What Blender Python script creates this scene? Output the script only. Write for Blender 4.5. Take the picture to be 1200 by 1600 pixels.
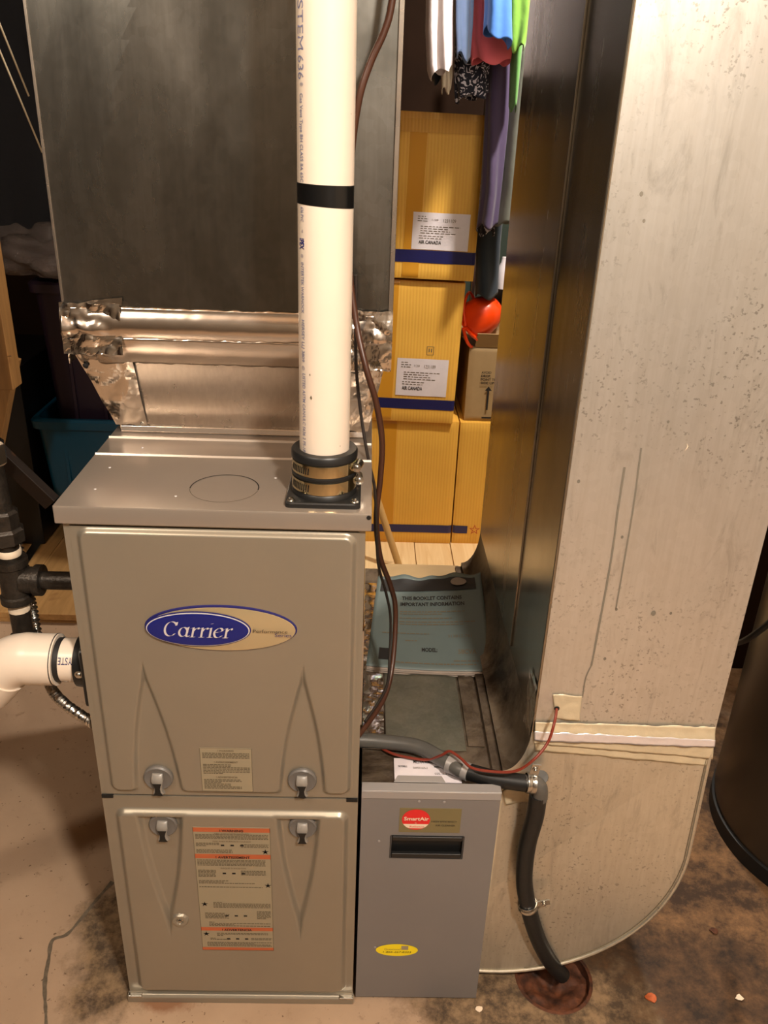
import bpy, math, random
from mathutils import Vector, noise, Matrix
R_ = random.Random(7)
for o in list(bpy.data.objects): bpy.data.objects.remove(o)
SC = bpy.context.scene; COL = SC.collection
# ------------------------------------------------------------------ camera
CF = 1305.956; CP = Vector((.3583, -.9056, 1.3152)); YAW, PIT, ROL = .0289, .4397, .0381
cy, sy, cp, sp = math.cos(YAW), math.sin(YAW), math.cos(PIT), math.sin(PIT)
FW = Vector((sy*cp, cy*cp, -sp)); r0 = Vector((cy, -sy, 0)); u0 = r0.cross(FW)
RT = math.cos(ROL)*r0 + math.sin(ROL)*u0; UP = -math.sin(ROL)*r0 + math.cos(ROL)*u0
cam = bpy.data.objects.new('camera', bpy.data.cameras.new('camera')); COL.objects.link(cam)
cam.matrix_world = Matrix(((RT.x, UP.x, -FW.x, CP.x), (RT.y, UP.y, -FW.y, CP.y), (RT.z, UP.z, -FW.z, CP.z), (0, 0, 0, 1)))
cam.data.sensor_fit = 'VERTICAL'; cam.data.sensor_height = 36; cam.data.lens = CF/1600*36; cam.data.clip_start = .02
SC.camera = cam
# ------------------------------------------------------------------ world, lamps, exposure
w = bpy.data.worlds.new('world'); SC.world = w; w.use_nodes = True
w.node_tree.nodes['Background'].inputs[0].default_value = (.9, .75, .6, 1); w.node_tree.nodes['Background'].inputs[1].default_value = .02
SC.view_settings.view_transform = 'Standard'; SC.view_settings.look = 'None'; SC.view_settings.gamma = 1
SC.view_settings.use_curve_mapping = False; SC.view_settings.exposure = 0
def lamp(name, loc, power, color, r):
    l = bpy.data.lights.new(name, 'POINT'); l.energy = power; l.color = color; l.shadow_soft_size = r
    o = bpy.data.objects.new(name, l); COL.objects.link(o); o.location = loc
lamp('bulb_front', (.85, -1.30, 2.2), 185, (1, .915, .80), .07)
lamp('bulb_back', (.98, 1.02, 2.05), 108, (1, .92, .82), .045)
lamp('bulb_far', (-.45, -.85, 1.98), 44, (1, .86, .70), .07)

def at(x, y, Y=None, Z=None, X=None):          # point of the surveyed room seen at photo pixel x, y on a wall plane
    d = FW + (x-600)/CF*RT - (y-800)/CF*UP
    t = (Y-CP.y)/d.y if Y is not None else (Z-CP.z)/d.z if Z is not None else (X-CP.x)/d.x
    return CP + t*d
# ------------------------------------------------------------------ materials
def nodes(name):
    m = bpy.data.materials.new(name); m.use_nodes = True; nt = m.node_tree
    return m, nt, nt.nodes['Principled BSDF']
def srgb(c): return tuple(((v/255)/12.92 if v/255 <= .04045 else ((v/255+.055)/1.055)**2.4) for v in c)
def N(nt, t, **k):
    n = nt.nodes.new(t)
    for a, b in k.items():
        if a.startswith('i_'): n.inputs[a[2:].replace('_', ' ')].default_value = b
        else: setattr(n, a, b)
    return n
def coord(nt, scale=(1, 1, 1), rot=(0, 0, 0)):
    g = N(nt, 'ShaderNodeNewGeometry'); mp = N(nt, 'ShaderNodeMapping')
    nt.links.new(g.outputs['Position'], mp.inputs[0]); mp.inputs['Scale'].default_value = scale; mp.inputs['Rotation'].default_value = rot
    return mp.outputs[0]
def ramp(nt, src, stops):
    r = N(nt, 'ShaderNodeValToRGB'); e = r.color_ramp.elements
    while len(e) < len(stops): e.new(.5)
    for k, (p, c) in enumerate(stops):
        e[k].position = p; e[k].color = (*c, 1) if isinstance(c, tuple) else (c, c, c, 1)
    nt.links.new(src, r.inputs[0]); return r.outputs[0]
def mix(nt, f, a, b, mode='MIX'):
    n = N(nt, 'ShaderNodeMix', data_type='RGBA', blend_type=mode)
    for s, v in ((0, f), (6, a), (7, b)):
        if isinstance(v, (int, float)): n.inputs[s].default_value = v
        elif isinstance(v, tuple): n.inputs[s].default_value = (*v, 1)
        else: nt.links.new(v, n.inputs[s])
    return n.outputs[2]
def noi(nt, vec, scale, detail=4, rough=.55, dist=0):
    n = N(nt, 'ShaderNodeTexNoise', i_Scale=scale, i_Detail=detail, i_Roughness=rough, i_Distortion=dist)
    nt.links.new(vec, n.inputs['Vector']); return n.outputs[0]
def bump(nt, b, h, strength, dist=.002):
    n = N(nt, 'ShaderNodeBump', i_Strength=strength, i_Distance=dist); nt.links.new(h, n.inputs['Height']); nt.links.new(n.outputs[0], b.inputs['Normal'])
def plain(name, c, rough=.5, metal=0, var=.0, vs=30, bmp=0, bs=60, spec=None):
    m, nt, b = nodes(name); b.inputs['Roughness'].default_value = rough; b.inputs['Metallic'].default_value = metal
    if spec is not None: b.inputs['Specular IOR Level'].default_value = spec
    c = srgb(c)
    if var:
        n = noi(nt, coord(nt), vs)
        nt.links.new(ramp(nt, n, [(.3, tuple(v*(1-var) for v in c)), (.7, tuple(min(1, v*(1+var)) for v in c))]), b.inputs[0])
    else: b.inputs[0].default_value = (*c, 1)
    if bmp: bump(nt, b, noi(nt, coord(nt), bs), bmp)
    return m
M = {}
def galv(name, c1, c2, metal, r1, r2, streak=(6, 6, 1.2), specks=0., rust=None, bumpy=.05):
    m, nt, b = nodes(name); v = coord(nt)
    vo = N(nt, 'ShaderNodeTexVoronoi', i_Scale=90.); nt.links.new(v, vo.inputs['Vector'])
    big = noi(nt, coord(nt, streak), 2.2, 6, .6, .6)
    base = ramp(nt, big, [(.3, srgb(c1)), (.7, srgb(c2))])
    sep = N(nt, 'ShaderNodeSeparateColor'); nt.links.new(vo.outputs['Color'], sep.inputs[0])
    base = mix(nt, .035, base, ramp(nt, sep.outputs[0], [(0, 0.15), (1, .95)]))
    fine = noi(nt, coord(nt, (70, 70, 4)), 3, 5)
    base = mix(nt, .07, base, ramp(nt, fine, [(.35, .12), (.65, .8)]), 'OVERLAY')
    if specks:
        sn = noi(nt, v, 210, 2, .5); sm = noi(nt, v, 5, 2, .5)
        mm = N(nt, 'ShaderNodeMath', operation='MULTIPLY'); nt.links.new(ramp(nt, sn, [(.62, 0.), (.68, 1.)]), mm.inputs[0]); nt.links.new(ramp(nt, sm, [(.42, 0.), (.62, specks)]), mm.inputs[1])
        base = mix(nt, mm.outputs[0], base, srgb((92, 82, 66)))
        sw = noi(nt, coord(nt, (9, 9, 2.2)), 3., 7, .7, 1.2)
        base = mix(nt, ramp(nt, sw, [(.55, 0.), (.68, .28)]), base, srgb((120, 112, 100)))
    if rust:
        rn = noi(nt, v, 9, 8, .7, .4)
        base = mix(nt, ramp(nt, rn, [(.45, 0.), (.62, 1.)]), base, srgb(rust))
    nt.links.new(base, b.inputs[0]); b.inputs['Metallic'].default_value = metal
    nt.links.new(ramp(nt, big, [(.3, r1), (.7, r2)]), b.inputs['Roughness'])
    bump(nt, b, fine, bumpy, .001)
    return m
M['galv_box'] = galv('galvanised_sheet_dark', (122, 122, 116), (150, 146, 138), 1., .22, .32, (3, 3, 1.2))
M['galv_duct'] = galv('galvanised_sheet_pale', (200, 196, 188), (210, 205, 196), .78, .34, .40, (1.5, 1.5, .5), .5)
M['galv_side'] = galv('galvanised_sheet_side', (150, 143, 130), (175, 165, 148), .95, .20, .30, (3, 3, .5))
M['galv_elbow'] = galv('galvanised_sheet_weathered', (196, 188, 170), (206, 198, 180), .74, .32, .38, (4, 4, 3), .5)
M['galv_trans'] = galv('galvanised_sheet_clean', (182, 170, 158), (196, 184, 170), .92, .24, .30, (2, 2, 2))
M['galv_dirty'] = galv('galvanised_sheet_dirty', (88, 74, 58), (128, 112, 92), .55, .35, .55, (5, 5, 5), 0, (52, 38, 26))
M['galv_top'] = galv('galvanised_sheet_green', (112, 112, 98), (140, 136, 120), .75, .30, .42, (5, 5, 5))
def foil(name, c, rough, s=30, st=.45):
    m, nt, b = nodes(name); b.inputs[0].default_value = (*srgb(c), 1); b.inputs['Metallic'].default_value = 1; b.inputs['Roughness'].default_value = rough
    bump(nt, b, noi(nt, coord(nt), s, 2, .5, .8), st, .003); return m
M['foil'] = foil('aluminium_foil_tape', (232, 224, 214), .16)
M['foil_smooth'] = foil('aluminium_foil_smooth', (222, 210, 198), .2, 14, .12)
M['foil_cream'] = plain('masked_foil_tape', (205, 190, 160), .45, .25, .08, 40, .35, 90)
M['taupe'] = plain('taupe_metallic_paint', (150, 142, 127), .34, .55, .03, 6, .02, 400)
M['taupe_lit'] = plain('taupe_paint_lit_top', (166, 154, 142), .28, .6, .03, 8)  # same paint as the cabinet, lightened for the light on the lid
M['cleaner'] = plain('grey_enamel', (118, 114, 112), .42, .15, .04, 6)
M['cleaner_lt'] = plain('grey_enamel_flange', (150, 145, 142), .38, .2)
M['pvc'] = plain('white_pvc', (222, 206, 188), .32, 0, .02, 20)
M['pvc_text'] = plain('blue_grey_ink', (120, 120, 148), .5)
M['rubber'] = plain('black_rubber', (22, 22, 22), .42)
M['tapeblk'] = plain('black_electrical_tape', (14, 14, 14), .28)
M['steel'] = plain('stainless_steel', (212, 198, 160), .13, 1)
M['zinc'] = plain('zinc_plated_steel', (190, 188, 182), .25, 1, .1, 80)
M['black'] = plain('matte_black', (8, 8, 8), .6)
M['iron'] = plain('black_iron_pipe', (52, 46, 40), .38, .5, .3, 90, .5, 200)
M['hose'] = plain('black_hose', (20, 20, 20), .45, 0, .15, 60, .1, 120)
M['grey_tube'] = plain('grey_vinyl_tube', (82, 80, 76), .4, 0, .1, 30)
M['brown_cable'] = plain('brown_cable', (72, 42, 28), .4)
M['black_cable'] = plain('dark_cable', (38, 30, 26), .45)
M['red_wire'] = plain('red_brown_wire', (120, 45, 30), .4)
M['badge_gold'] = plain('champagne_badge', (196, 178, 140), .26, .55)
M['badge_blue'] = plain('blue_enamel', (14, 26, 104), .22)
M['badge_rim'] = plain('blue_rim', (34, 34, 92), .25)
M['silver_ink'] = plain('silver_lettering', (205, 200, 200), .35, .2)
M['ink'] = plain('black_ink', (22, 20, 20), .6)
M['ink_soft'] = plain('grey_ink', (104, 92, 72), .6)
M['ink_taupe'] = plain('faint_ink', (88, 78, 60), .6)
M['orange_ink'] = plain('orange_ink', (172, 88, 52), .5)
M['sticker'] = plain('beige_sticker', (144, 132, 108), .45)
M['sticker_olive'] = plain('olive_sticker', (122, 112, 78), .35, .3)
M['red'] = plain('red_sticker', (205, 32, 34), .35)
M['cream'] = plain('cream_sticker', (225, 205, 180), .4)
M['yellow'] = plain('yellow_sticker', (232, 208, 20), .4)
M['white_paper'] = plain('white_paper', (222, 214, 218), .6, 0, .03, 60)
M['latch'] = plain('grey_plastic_latch', (100, 96, 92), .38)
M['latch_lt'] = plain('pale_plastic_lever', (132, 127, 120), .36)
M['blue_tape'] = plain('navy_tape', (28, 30, 84), .35, 0, .1, 200)
M['blue_plastic'] = plain('blue_plastic', (4, 74, 104), .42)
M['purple_plastic'] = plain('dark_purple_plastic', (40, 28, 44), .42)
M['orange'] = plain('orange_plastic', (240, 70, 14), .3)
M['stick'] = plain('pale_wood_stick', (188, 150, 92), .5)
M['tank'] = plain('brown_grey_tank', (74, 64, 52), .32, .5, .05, 3)
M['booklet'] = plain('blue_grey_paper', (92, 104, 102), .55, 0, .03, 20)
M['pages'] = plain('cream_pages', (140, 126, 114), .7)
M['leaf'] = plain('dry_leaf', (170, 84, 40), .6, 0, .2, 200)
M['rust'] = plain('rusty_iron', (82, 44, 22), .75, .1, .75, 45, 1., 60)
M['kraft'] = plain('brown_cardboard', (158, 132, 92), .7, 0, .05, 30)
M['ceiling'] = plain('joist_wood', (120, 92, 62), .8, 0, .2, 4)
M['wallpaint'] = plain('basement_wall', (172, 156, 136), .85, 0, .1, 3)
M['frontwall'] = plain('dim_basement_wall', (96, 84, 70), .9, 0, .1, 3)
M['reflectorpaint'] = plain('pale_reflector_paint', (128, 120, 112), .6)  # pale tone of the added reflector panel
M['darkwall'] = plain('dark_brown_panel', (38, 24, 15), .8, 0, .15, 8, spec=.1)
def cardboard(name, c):
    m, nt, b = nodes(name)
    wv = N(nt, 'ShaderNodeTexWave', wave_type='BANDS', bands_direction='X', i_Scale=34., i_Distortion=.4); nt.links.new(coord(nt), wv.inputs[0])
    base = ramp(nt, noi(nt, coord(nt), 5, 5), [(.3, tuple(v*.9 for v in srgb(c))), (.7, srgb(c))])
    base = mix(nt, .12, base, ramp(nt, wv.outputs['Color'], [(0, .25), (1, .75)]), 'OVERLAY')
    nt.links.new(base, b.inputs[0]); b.inputs['Roughness'].default_value = .55; bump(nt, b, wv.outputs['Color'], .25, .0012); return m
M['card'] = cardboard('yellow_cardboard', (232, 178, 72))
M['card_flap'] = cardboard('yellow_cardboard_flap', (214, 158, 60))
m, nt, b = nodes('brown_packing_tape'); b.inputs[0].default_value = (*srgb((206, 146, 44)), 1); b.inputs['Roughness'].default_value = .18; M['pack'] = m
def wood(name, c1, c2, axis='X'):
    m, nt, b = nodes(name); s = {'X': (1, 14, 14), 'Y': (14, 1, 14), 'Z': (14, 14, 1)}[axis]
    n = noi(nt, coord(nt, s), 3, 6, .6, 1.); base = ramp(nt, n, [(.3, srgb(c1)), (.7, srgb(c2))])
    k = noi(nt, coord(nt), 11, 2); base = mix(nt, ramp(nt, k, [(.68, 0.), (.75, .6)]), base, srgb((110, 66, 30)))
    nt.links.new(base, b.inputs[0]); b.inputs['Roughness'].default_value = .65; bump(nt, b, n, .15); return m
M['pine'] = wood('pale_pine', (226, 190, 134), (244, 216, 166), 'Y')
M['ply'] = wood('brown_plywood', (150, 112, 64), (184, 142, 88), 'Y')
M['darkstud'] = wood('dark_stud_wood', (30, 19, 11), (42, 27, 15), 'X')
M['stud'] = wood('stud_wood', (120, 84, 42), (150, 108, 58), 'Z')
# painted concrete with real stains at their places on the slab
m, nt, b = nodes('painted_concrete'); M['concrete'] = m
P = coord(nt); spx = N(nt, 'ShaderNodeSeparateXYZ'); nt.links.new(P, spx.inputs[0])
base = ramp(nt, noi(nt, P, 2.2, 7, .6), [(.3, srgb((150, 124, 100))), (.7, srgb((176, 150, 124)))])
base = mix(nt, ramp(nt, noi(nt, P, 28, 6, .7), [(.60, 0.), (.70, .55)]), base, srgb((112, 88, 66)))
base = mix(nt, ramp(nt, noi(nt, P, 90, 3, .6), [(.66, 0.), (.70, .8)]), base, srgb((84, 62, 44)))
def blob(cx, cy_, rx, ry, dist, lo=.75, hi=1.1):
    mp = N(nt, 'ShaderNodeMapping'); mp.inputs['Location'].default_value = (-cx/rx, -cy_/ry, 0); mp.inputs['Scale'].default_value = (1/rx, 1/ry, 0)
    nz = N(nt, 'ShaderNodeTexNoise', i_Scale=9., i_Detail=8., i_Roughness=.7); nt.links.new(P, nz.inputs['Vector'])
    ln = N(nt, 'ShaderNodeVectorMath', operation='LENGTH'); nt.links.new(P, mp.inputs[0]); nt.links.new(mp.outputs[0], ln.inputs[0])
    a = N(nt, 'ShaderNodeMath', operation='MULTIPLY_ADD'); nt.links.new(nz.outputs[0], a.inputs[0]); a.inputs[1].default_value = dist*2; nt.links.new(ln.outputs['Value'], a.inputs[2])
    h = N(nt, 'ShaderNodeMath', operation='MULTIPLY_ADD'); nt.links.new(a.outputs[0], h.inputs[0]); h.inputs[1].default_value = .5; h.inputs[2].default_value = -dist*.5
    return ramp(nt, h.outputs[0], [(.36, 1.), (.56, 0.)])
dark = mix(nt, ramp(nt, noi(nt, P, 11, 12, .78), [(.42, 0.), (.66, 1.)]), srgb((54, 38, 25)), srgb((132, 98, 64)))
base = mix(nt, blob(.98, .38, .66, .62, .7), base, dark)
dark2 = mix(nt, ramp(nt, noi(nt, P, 24, 8, .72), [(.42, 0.), (.6, 1.)]), srgb((74, 60, 46)), srgb((136, 112, 84)))
base = mix(nt, blob(.88, .0, .26, .17, .8), base, mix(nt, ramp(nt, noi(nt, P, 18, 10, .78), [(.4, 0.), (.65, 1.)]), srgb((40, 29, 20)), srgb((92, 66, 42))))
base = mix(nt, blob(-.03, .10, .10, .16, .9), base, dark2)
base = mix(nt, blob(.66, .0, .20, .10, .9), base, dark2)
base = mix(nt, blob(.06, .0, .05, .03, .8, .6, .95), base, srgb((132, 96, 70)))
nt.links.new(base, b.inputs[0]); b.inputs['Roughness'].default_value = .7; b.inputs['Specular IOR Level'].default_value = .3
bump(nt, b, noi(nt, P, 45, 6, .6), .25, .002)
def cloth(name, c, pattern=False):
    m, nt, b = nodes(name); b.inputs['Roughness'].default_value = .85; b.inputs['Sheen Weight'].default_value = .2
    if pattern:
        v = noi(nt, coord(nt), 55, 1, .4, 2.5)
        nt.links.new(ramp(nt, v, [(.56, srgb(c)), (.58, srgb((205, 200, 210)))]), b.inputs[0])
    else: b.inputs[0].default_value = (*srgb(c), 1)
    bump(nt, b, noi(nt, coord(nt), 14, 4), .3, .01); return m
m, nt, b = nodes('clear_plastic_film'); b.inputs[0].default_value = (.55, .47, .44, 1); b.inputs['Roughness'].default_value = .08
b.inputs['Transmission Weight'].default_value = .8; b.inputs['IOR'].default_value = 1.2; bump(nt, b, noi(nt, coord(nt), 30, 4, .6, 1), .8, .006); M['film'] = m

# ------------------------------------------------------------------ mesh builder
class MB:
    def __init__(s): s.v = []; s.f = []
    def add(s, vs, fs):
        n = len(s.v); s.v += [Vector(p) for p in vs]; s.f += [tuple(i+n for i in f) for f in fs]; return s
    def box(s, a, b, rot=None, piv=None):
        x0, y0, z0 = a; x1, y1, z1 = b
        vs = [Vector(p) for p in ((x0,y0,z0),(x1,y0,z0),(x1,y1,z0),(x0,y1,z0),(x0,y0,z1),(x1,y0,z1),(x1,y1,z1),(x0,y1,z1))]
        if rot is not None:
            piv = Vector(piv) if piv else sum(vs, Vector())/8; vs = [rot @ (p-piv)+piv for p in vs]
        return s.add(vs, [(0,3,2,1),(4,5,6,7),(0,1,5,4),(1,2,6,5),(2,3,7,6),(3,0,4,7)])
    def loft(s, rings, cap=True, closed=True):
        n = len(rings[0]); fs = []
        for k in range(len(rings)-1):
            for i in range(n if closed else n-1):
                j = (i+1) % n; fs.append((k*n+i, k*n+j, (k+1)*n+j, (k+1)*n+i))
        if cap: fs += [tuple(range(n))[::-1], tuple((len(rings)-1)*n+i for i in range(n))]
        return s.add([p for r in rings for p in r], fs)
    def tube(s, pts, r, n=12, cap=True, smooth=True, ripple=None):
        pts = [Vector(p) for p in pts]
        if smooth: pts = spline(pts)
        rings = []; T0 = (pts[1]-pts[0]).normalized(); a = T0.orthogonal().normalized()
        L = 0
        for i, p in enumerate(pts):
            T = ((pts[min(i+1, len(pts)-1)] - pts[max(i-1, 0)])).normalized(); a = (a - T*a.dot(T)).normalized(); bb = T.cross(a)
            if i: L += (p-pts[i-1]).length
            rr = (r(i/(len(pts)-1)) if callable(r) else r) + (ripple[0]*math.cos(L/ripple[1]*2*math.pi) if ripple else 0)
            rings.append([p + rr*(math.cos(t)*a+math.sin(t)*bb) for t in (2*math.pi*k/n for k in range(n))])
        return s.loft(rings, cap)
    def lathe(s, c, ax, prof, n=32, cap=True):      # prof: (dist along axis, radius)
        ax = Vector(ax).normalized(); a = ax.orthogonal().normalized(); bb = ax.cross(a); c = Vector(c)
        return s.loft([[c+ax*h+rr*(math.cos(t)*a+math.sin(t)*bb) for t in (2*math.pi*k/n for k in range(n))] for h, rr in prof], cap)
    def prism(s, poly, vec):
        vec = Vector(vec); return s.loft([[Vector(p) for p in poly], [Vector(p)+vec for p in poly]])
    def grid(s, fn, nu, nv):
        return s.add([fn(i/nu, j/nv) for j in range(nv+1) for i in range(nu+1)], [(j*(nu+1)+i, j*(nu+1)+i+1, (j+1)*(nu+1)+i+1, (j+1)*(nu+1)+i) for j in range(nv) for i in range(nu)])
    def build(s, name, mat, parent=None, smooth=False, bevel=0, solid=0, base=None, label=None, seg=2, recalc=True):
        if parent is None:
            if base is None:
                base = Vector((sum(p.x for p in s.v)/len(s.v), sum(p.y for p in s.v)/len(s.v), min(p.z for p in s.v)))
            org = Vector(base)
        else:
            r = parent
            while r.parent: r = r.parent
            org = r.location
        me = bpy.data.meshes.new(name); me.from_pydata([tuple(p-org) for p in s.v], [], s.f)
        if recalc:
            import bmesh
            bm = bmesh.new(); bm.from_mesh(me); bmesh.ops.recalc_face_normals(bm, faces=bm.faces); bm.to_mesh(me); bm.free()
        me.materials.append(M[mat] if isinstance(mat, str) else mat)
        if smooth:
            me.shade_smooth()
            if smooth != 2: me.set_sharp_from_angle(angle=math.radians(40))
        o = bpy.data.objects.new(name, me); COL.objects.link(o)
        if parent is None: o.location = org
        else: o.parent = parent
        if solid: md = o.modifiers.new('s', 'SOLIDIFY'); md.thickness = solid; md.offset = 0
        if bevel:
            md = o.modifiers.new('b', 'BEVEL'); md.width = bevel; md.segments = seg; md.limit_method = 'ANGLE'; md.angle_limit = math.radians(40)
            me.shade_smooth(); md.harden_normals = True
        if label: o['label'] = label
        return o
def spline(pts, k=10):
    out = []; n = len(pts)
    for i in range(n-1):
        p0, p1, p2, p3 = pts[max(i-1, 0)], pts[i], pts[i+1], pts[min(i+2, n-1)]
        for j in range(k):
            t = j/k; out.append(.5*((2*p1)+(p2-p0)*t+(2*p0-5*p1+4*p2-p3)*t*t+(3*p1-p0-3*p2+p3)*t**3))
    return out+[pts[-1]]
def tag(o, label, cat, group=None, kind=None):
    if label: o['label'] = label
    if cat: o['category'] = cat
    if group: o['group'] = group
    if kind: o['kind'] = kind
    return o
def thing(name, loc, label, cat, group=None):
    o = bpy.data.objects.new(name, None); COL.objects.link(o); o.location = loc; o.empty_display_size = .05
    return tag(o, label, cat, group)
def struct(mb, name, mat, **k):
    o = mb.build(name, mat, **k); o['kind'] = 'structure'; return o
def text(s, name, mat, parent, origin, ux, uy, h, width=None, shear=0, bold=0, center=False, label=None, depth=.0003, warp=None):
    cu = bpy.data.curves.new('t', 'FONT'); cu.body = s; cu.size = 1; cu.offset = bold; cu.shear = shear; cu.resolution_u = 3
    ob = bpy.data.objects.new('t', cu); me = bpy.data.meshes.new_from_object(ob); bpy.data.objects.remove(ob)
    vs = [v.co.copy() for v in me.vertices]; fs = [tuple(p.vertices) for p in me.polygons]; bpy.data.meshes.remove(me)
    if not vs: return None
    x0 = min(v.x for v in vs); x1 = max(v.x for v in vs); kx = (width/(x1-x0)) if width else h/.72; ky = h/.72
    ux = Vector(ux); uy = Vector(uy); nrm = ux.cross(uy)
    pts = []
    for v in vs:
        x = (v.x-x0)*kx - ((x1-x0)*kx/2 if center else 0); y = v.y*ky
        pts.append(warp(x, y) if warp else Vector(origin)+ux*x+uy*y+nrm*depth)
    mb = MB(); mb.add(pts, fs); return mb.build(name, mat, parent, label=label, recalc=False)
XA, ZA, YA = Vector((1, 0, 0)), Vector((0, 0, 1)), Vector((0, 1, 0))
def quad(mb, o, ux, uy, x0, y0, x1, y1, d=0):
    o = Vector(o); ux = Vector(ux); uy = Vector(uy); n = ux.cross(uy)*d
    return mb.add([o+ux*x0+uy*y0+n, o+ux*x1+uy*y0+n, o+ux*x1+uy*y1+n, o+ux*x0+uy*y1+n], [(0, 1, 2, 3)])
def screw(parent, c, ax, r=.004, mat='zinc', name='screw'):
    ax = Vector(ax).normalized(); mb = MB().lathe(c, ax, [(0, r*1.35), (r*.25, r*1.35), (r*.3, r*.8), (r*1.0, r*.75), (r*1.1, r*.5)], 10)
    return mb.build(name, mat, parent, smooth=1)
def crumple(mb, p00, p10, p11, p01, nu, nv, amp, freq=60, off=.0, edge=True, seed=0, ridge=None):
    p00, p10, p11, p01 = map(Vector, (p00, p10, p11, p01)); nrm = (p10-p00).cross(p01-p00).normalized()
    def fn(u, v):
        p = (p00*(1-u)+p10*u)*(1-v)+(p01*(1-u)+p11*u)*v
        q = p*freq+Vector((seed, seed*.7, 0))
        d = abs(noise.noise(q*.55))*1.3+.45*abs(noise.noise(q*1.25))+.10*abs(noise.noise(q*3))
        a = amp(u, v) if callable(amp) else amp
        e = .002*noise.noise(p*90+Vector((seed, 3, 1)))*(1 if (v in (0, 1) or u in (0, 1)) else 0) if edge else 0
        return p+nrm*(off+a*d+(ridge(v) if ridge else 0))+(p01-p00).normalized()*e
    return mb.grid(fn, nu, nv)

# ================================================================== SETTING
CEIL = 2.35
XL, XR, YF, YB = -1.9, 2.3, -2.6, 2.4
FLOORHOLE = (.705, .042)
mb = MB()                                            # slab with a real hole at the drain
ring = [Vector((FLOORHOLE[0]+.062*math.cos(2*math.pi*i/32), FLOORHOLE[1]+.062*math.sin(2*math.pi*i/32), 0)) for i in range(32)]
out = []
for i in range(32):
    a = 2*math.pi*i/32; c, s = math.cos(a), math.sin(a); m_ = max(abs(c), abs(s)); sxx = (c/m_, s/m_)
    x = FLOORHOLE[0]+sxx[0]*((XR-FLOORHOLE[0]) if c > 0 else (FLOORHOLE[0]-XL)); y = FLOORHOLE[1]+sxx[1]*((YB-FLOORHOLE[1]) if s > 0 else (FLOORHOLE[1]-YF))
    out.append(Vector((x, y, 0)))
low = [p+Vector((0, 0, -.10)) for p in ring]
mb.loft([out, ring, low], cap=False)
mb.add([Vector((XL, YF, -.1)), Vector((XR, YF, -.1)), Vector((XR, YB, -.1)), Vector((XL, YB, -.1))], [(0, 1, 2, 3)])
fl = struct(mb, 'floor', 'concrete', base=(0, 0, 0)); fl['label'] = 'beige painted concrete floor with dark damp stains'
struct(MB().box((XL, YF, CEIL), (XR, YB, CEIL+.05)), 'ceiling', 'ceiling')
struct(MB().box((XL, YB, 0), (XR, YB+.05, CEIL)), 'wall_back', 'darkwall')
struct(MB().box((XL, YF-.05, 0), (XR, YF, CEIL)), 'wall_front', 'frontwall')
struct(MB().box((1.0, YF, 0), (2.1, YF+.04, 2.1)), 'added_reflector', 'reflectorpaint')  # added unseen pale panel, gives the return duct something brighter to reflect
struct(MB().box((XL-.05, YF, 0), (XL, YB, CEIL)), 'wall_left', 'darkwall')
struct(MB().box((XR, YF, 0), (XR+.05, YB, CEIL)), 'wall_right', 'wallpaint')
struct(MB().box((.02, 1.25, .035), (.1, YB, CEIL)), 'added_light_blocker', 'darkwall')  # added unseen partition, keeps bulb_back off the totes at the left
# crack in the slab: patched groove
def ribbon(name, pts, wd, mat, z=.0008, parent=None, jit=.3):
    mb = MB(); P_ = spline([Vector(p) for p in pts], 14); L = []; Rr = []
    for i, p in enumerate(P_):
        T = (P_[min(i+1, len(P_)-1)]-P_[max(i-1, 0)]).normalized(); n = Vector((-T.y, T.x, 0)); ww = wd*(1+jit*noise.noise(p*60)*2)*(.6+.6*abs(noise.noise(p*14)))
        L.append(p+n*ww+Vector((0, 0, z))); Rr.append(p-n*ww+Vector((0, 0, z)))
    mb.loft([L, Rr], cap=False, closed=False); return mb.build(name, mat, parent)
M['crack'] = plain('dark_crack_fill', (96, 84, 68), .8, 0, .3, 120, .5, 100)
cr = ribbon('floor_crack', [at(x, y, Z=0) for x, y in ((176, 1378), (152, 1405), (130, 1432), (105, 1460), (82, 1470), (76, 1500), (70, 1540), (72, 1600), (68, 1640))], .0042, 'crack', parent=fl)
# timber platform along the back
plat = struct(MB().box((XL, 1.10, .001), (XR, YB, .016)), 'trim_1', 'ply'); plat['label'] = 'low timber platform along the back wall'
xb = XL; k = 0
edges = [XL, -1.35, -.95, -.62, -.425, -.19, .1, .37, .505+.03, .655, .90, 1.25, 1.6, 1.95, XR]
for k in range(len(edges)-1):
    mb = MB().box((edges[k]+.0012, 1.088+.004*(k % 3), .0165), (edges[k+1]-.0012, YB-.001, .035+.0012*(k % 2)))
    mb.build('plank', 'pine' if edges[k] > .0 else 'ply', plat, bevel=.0015)
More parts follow.
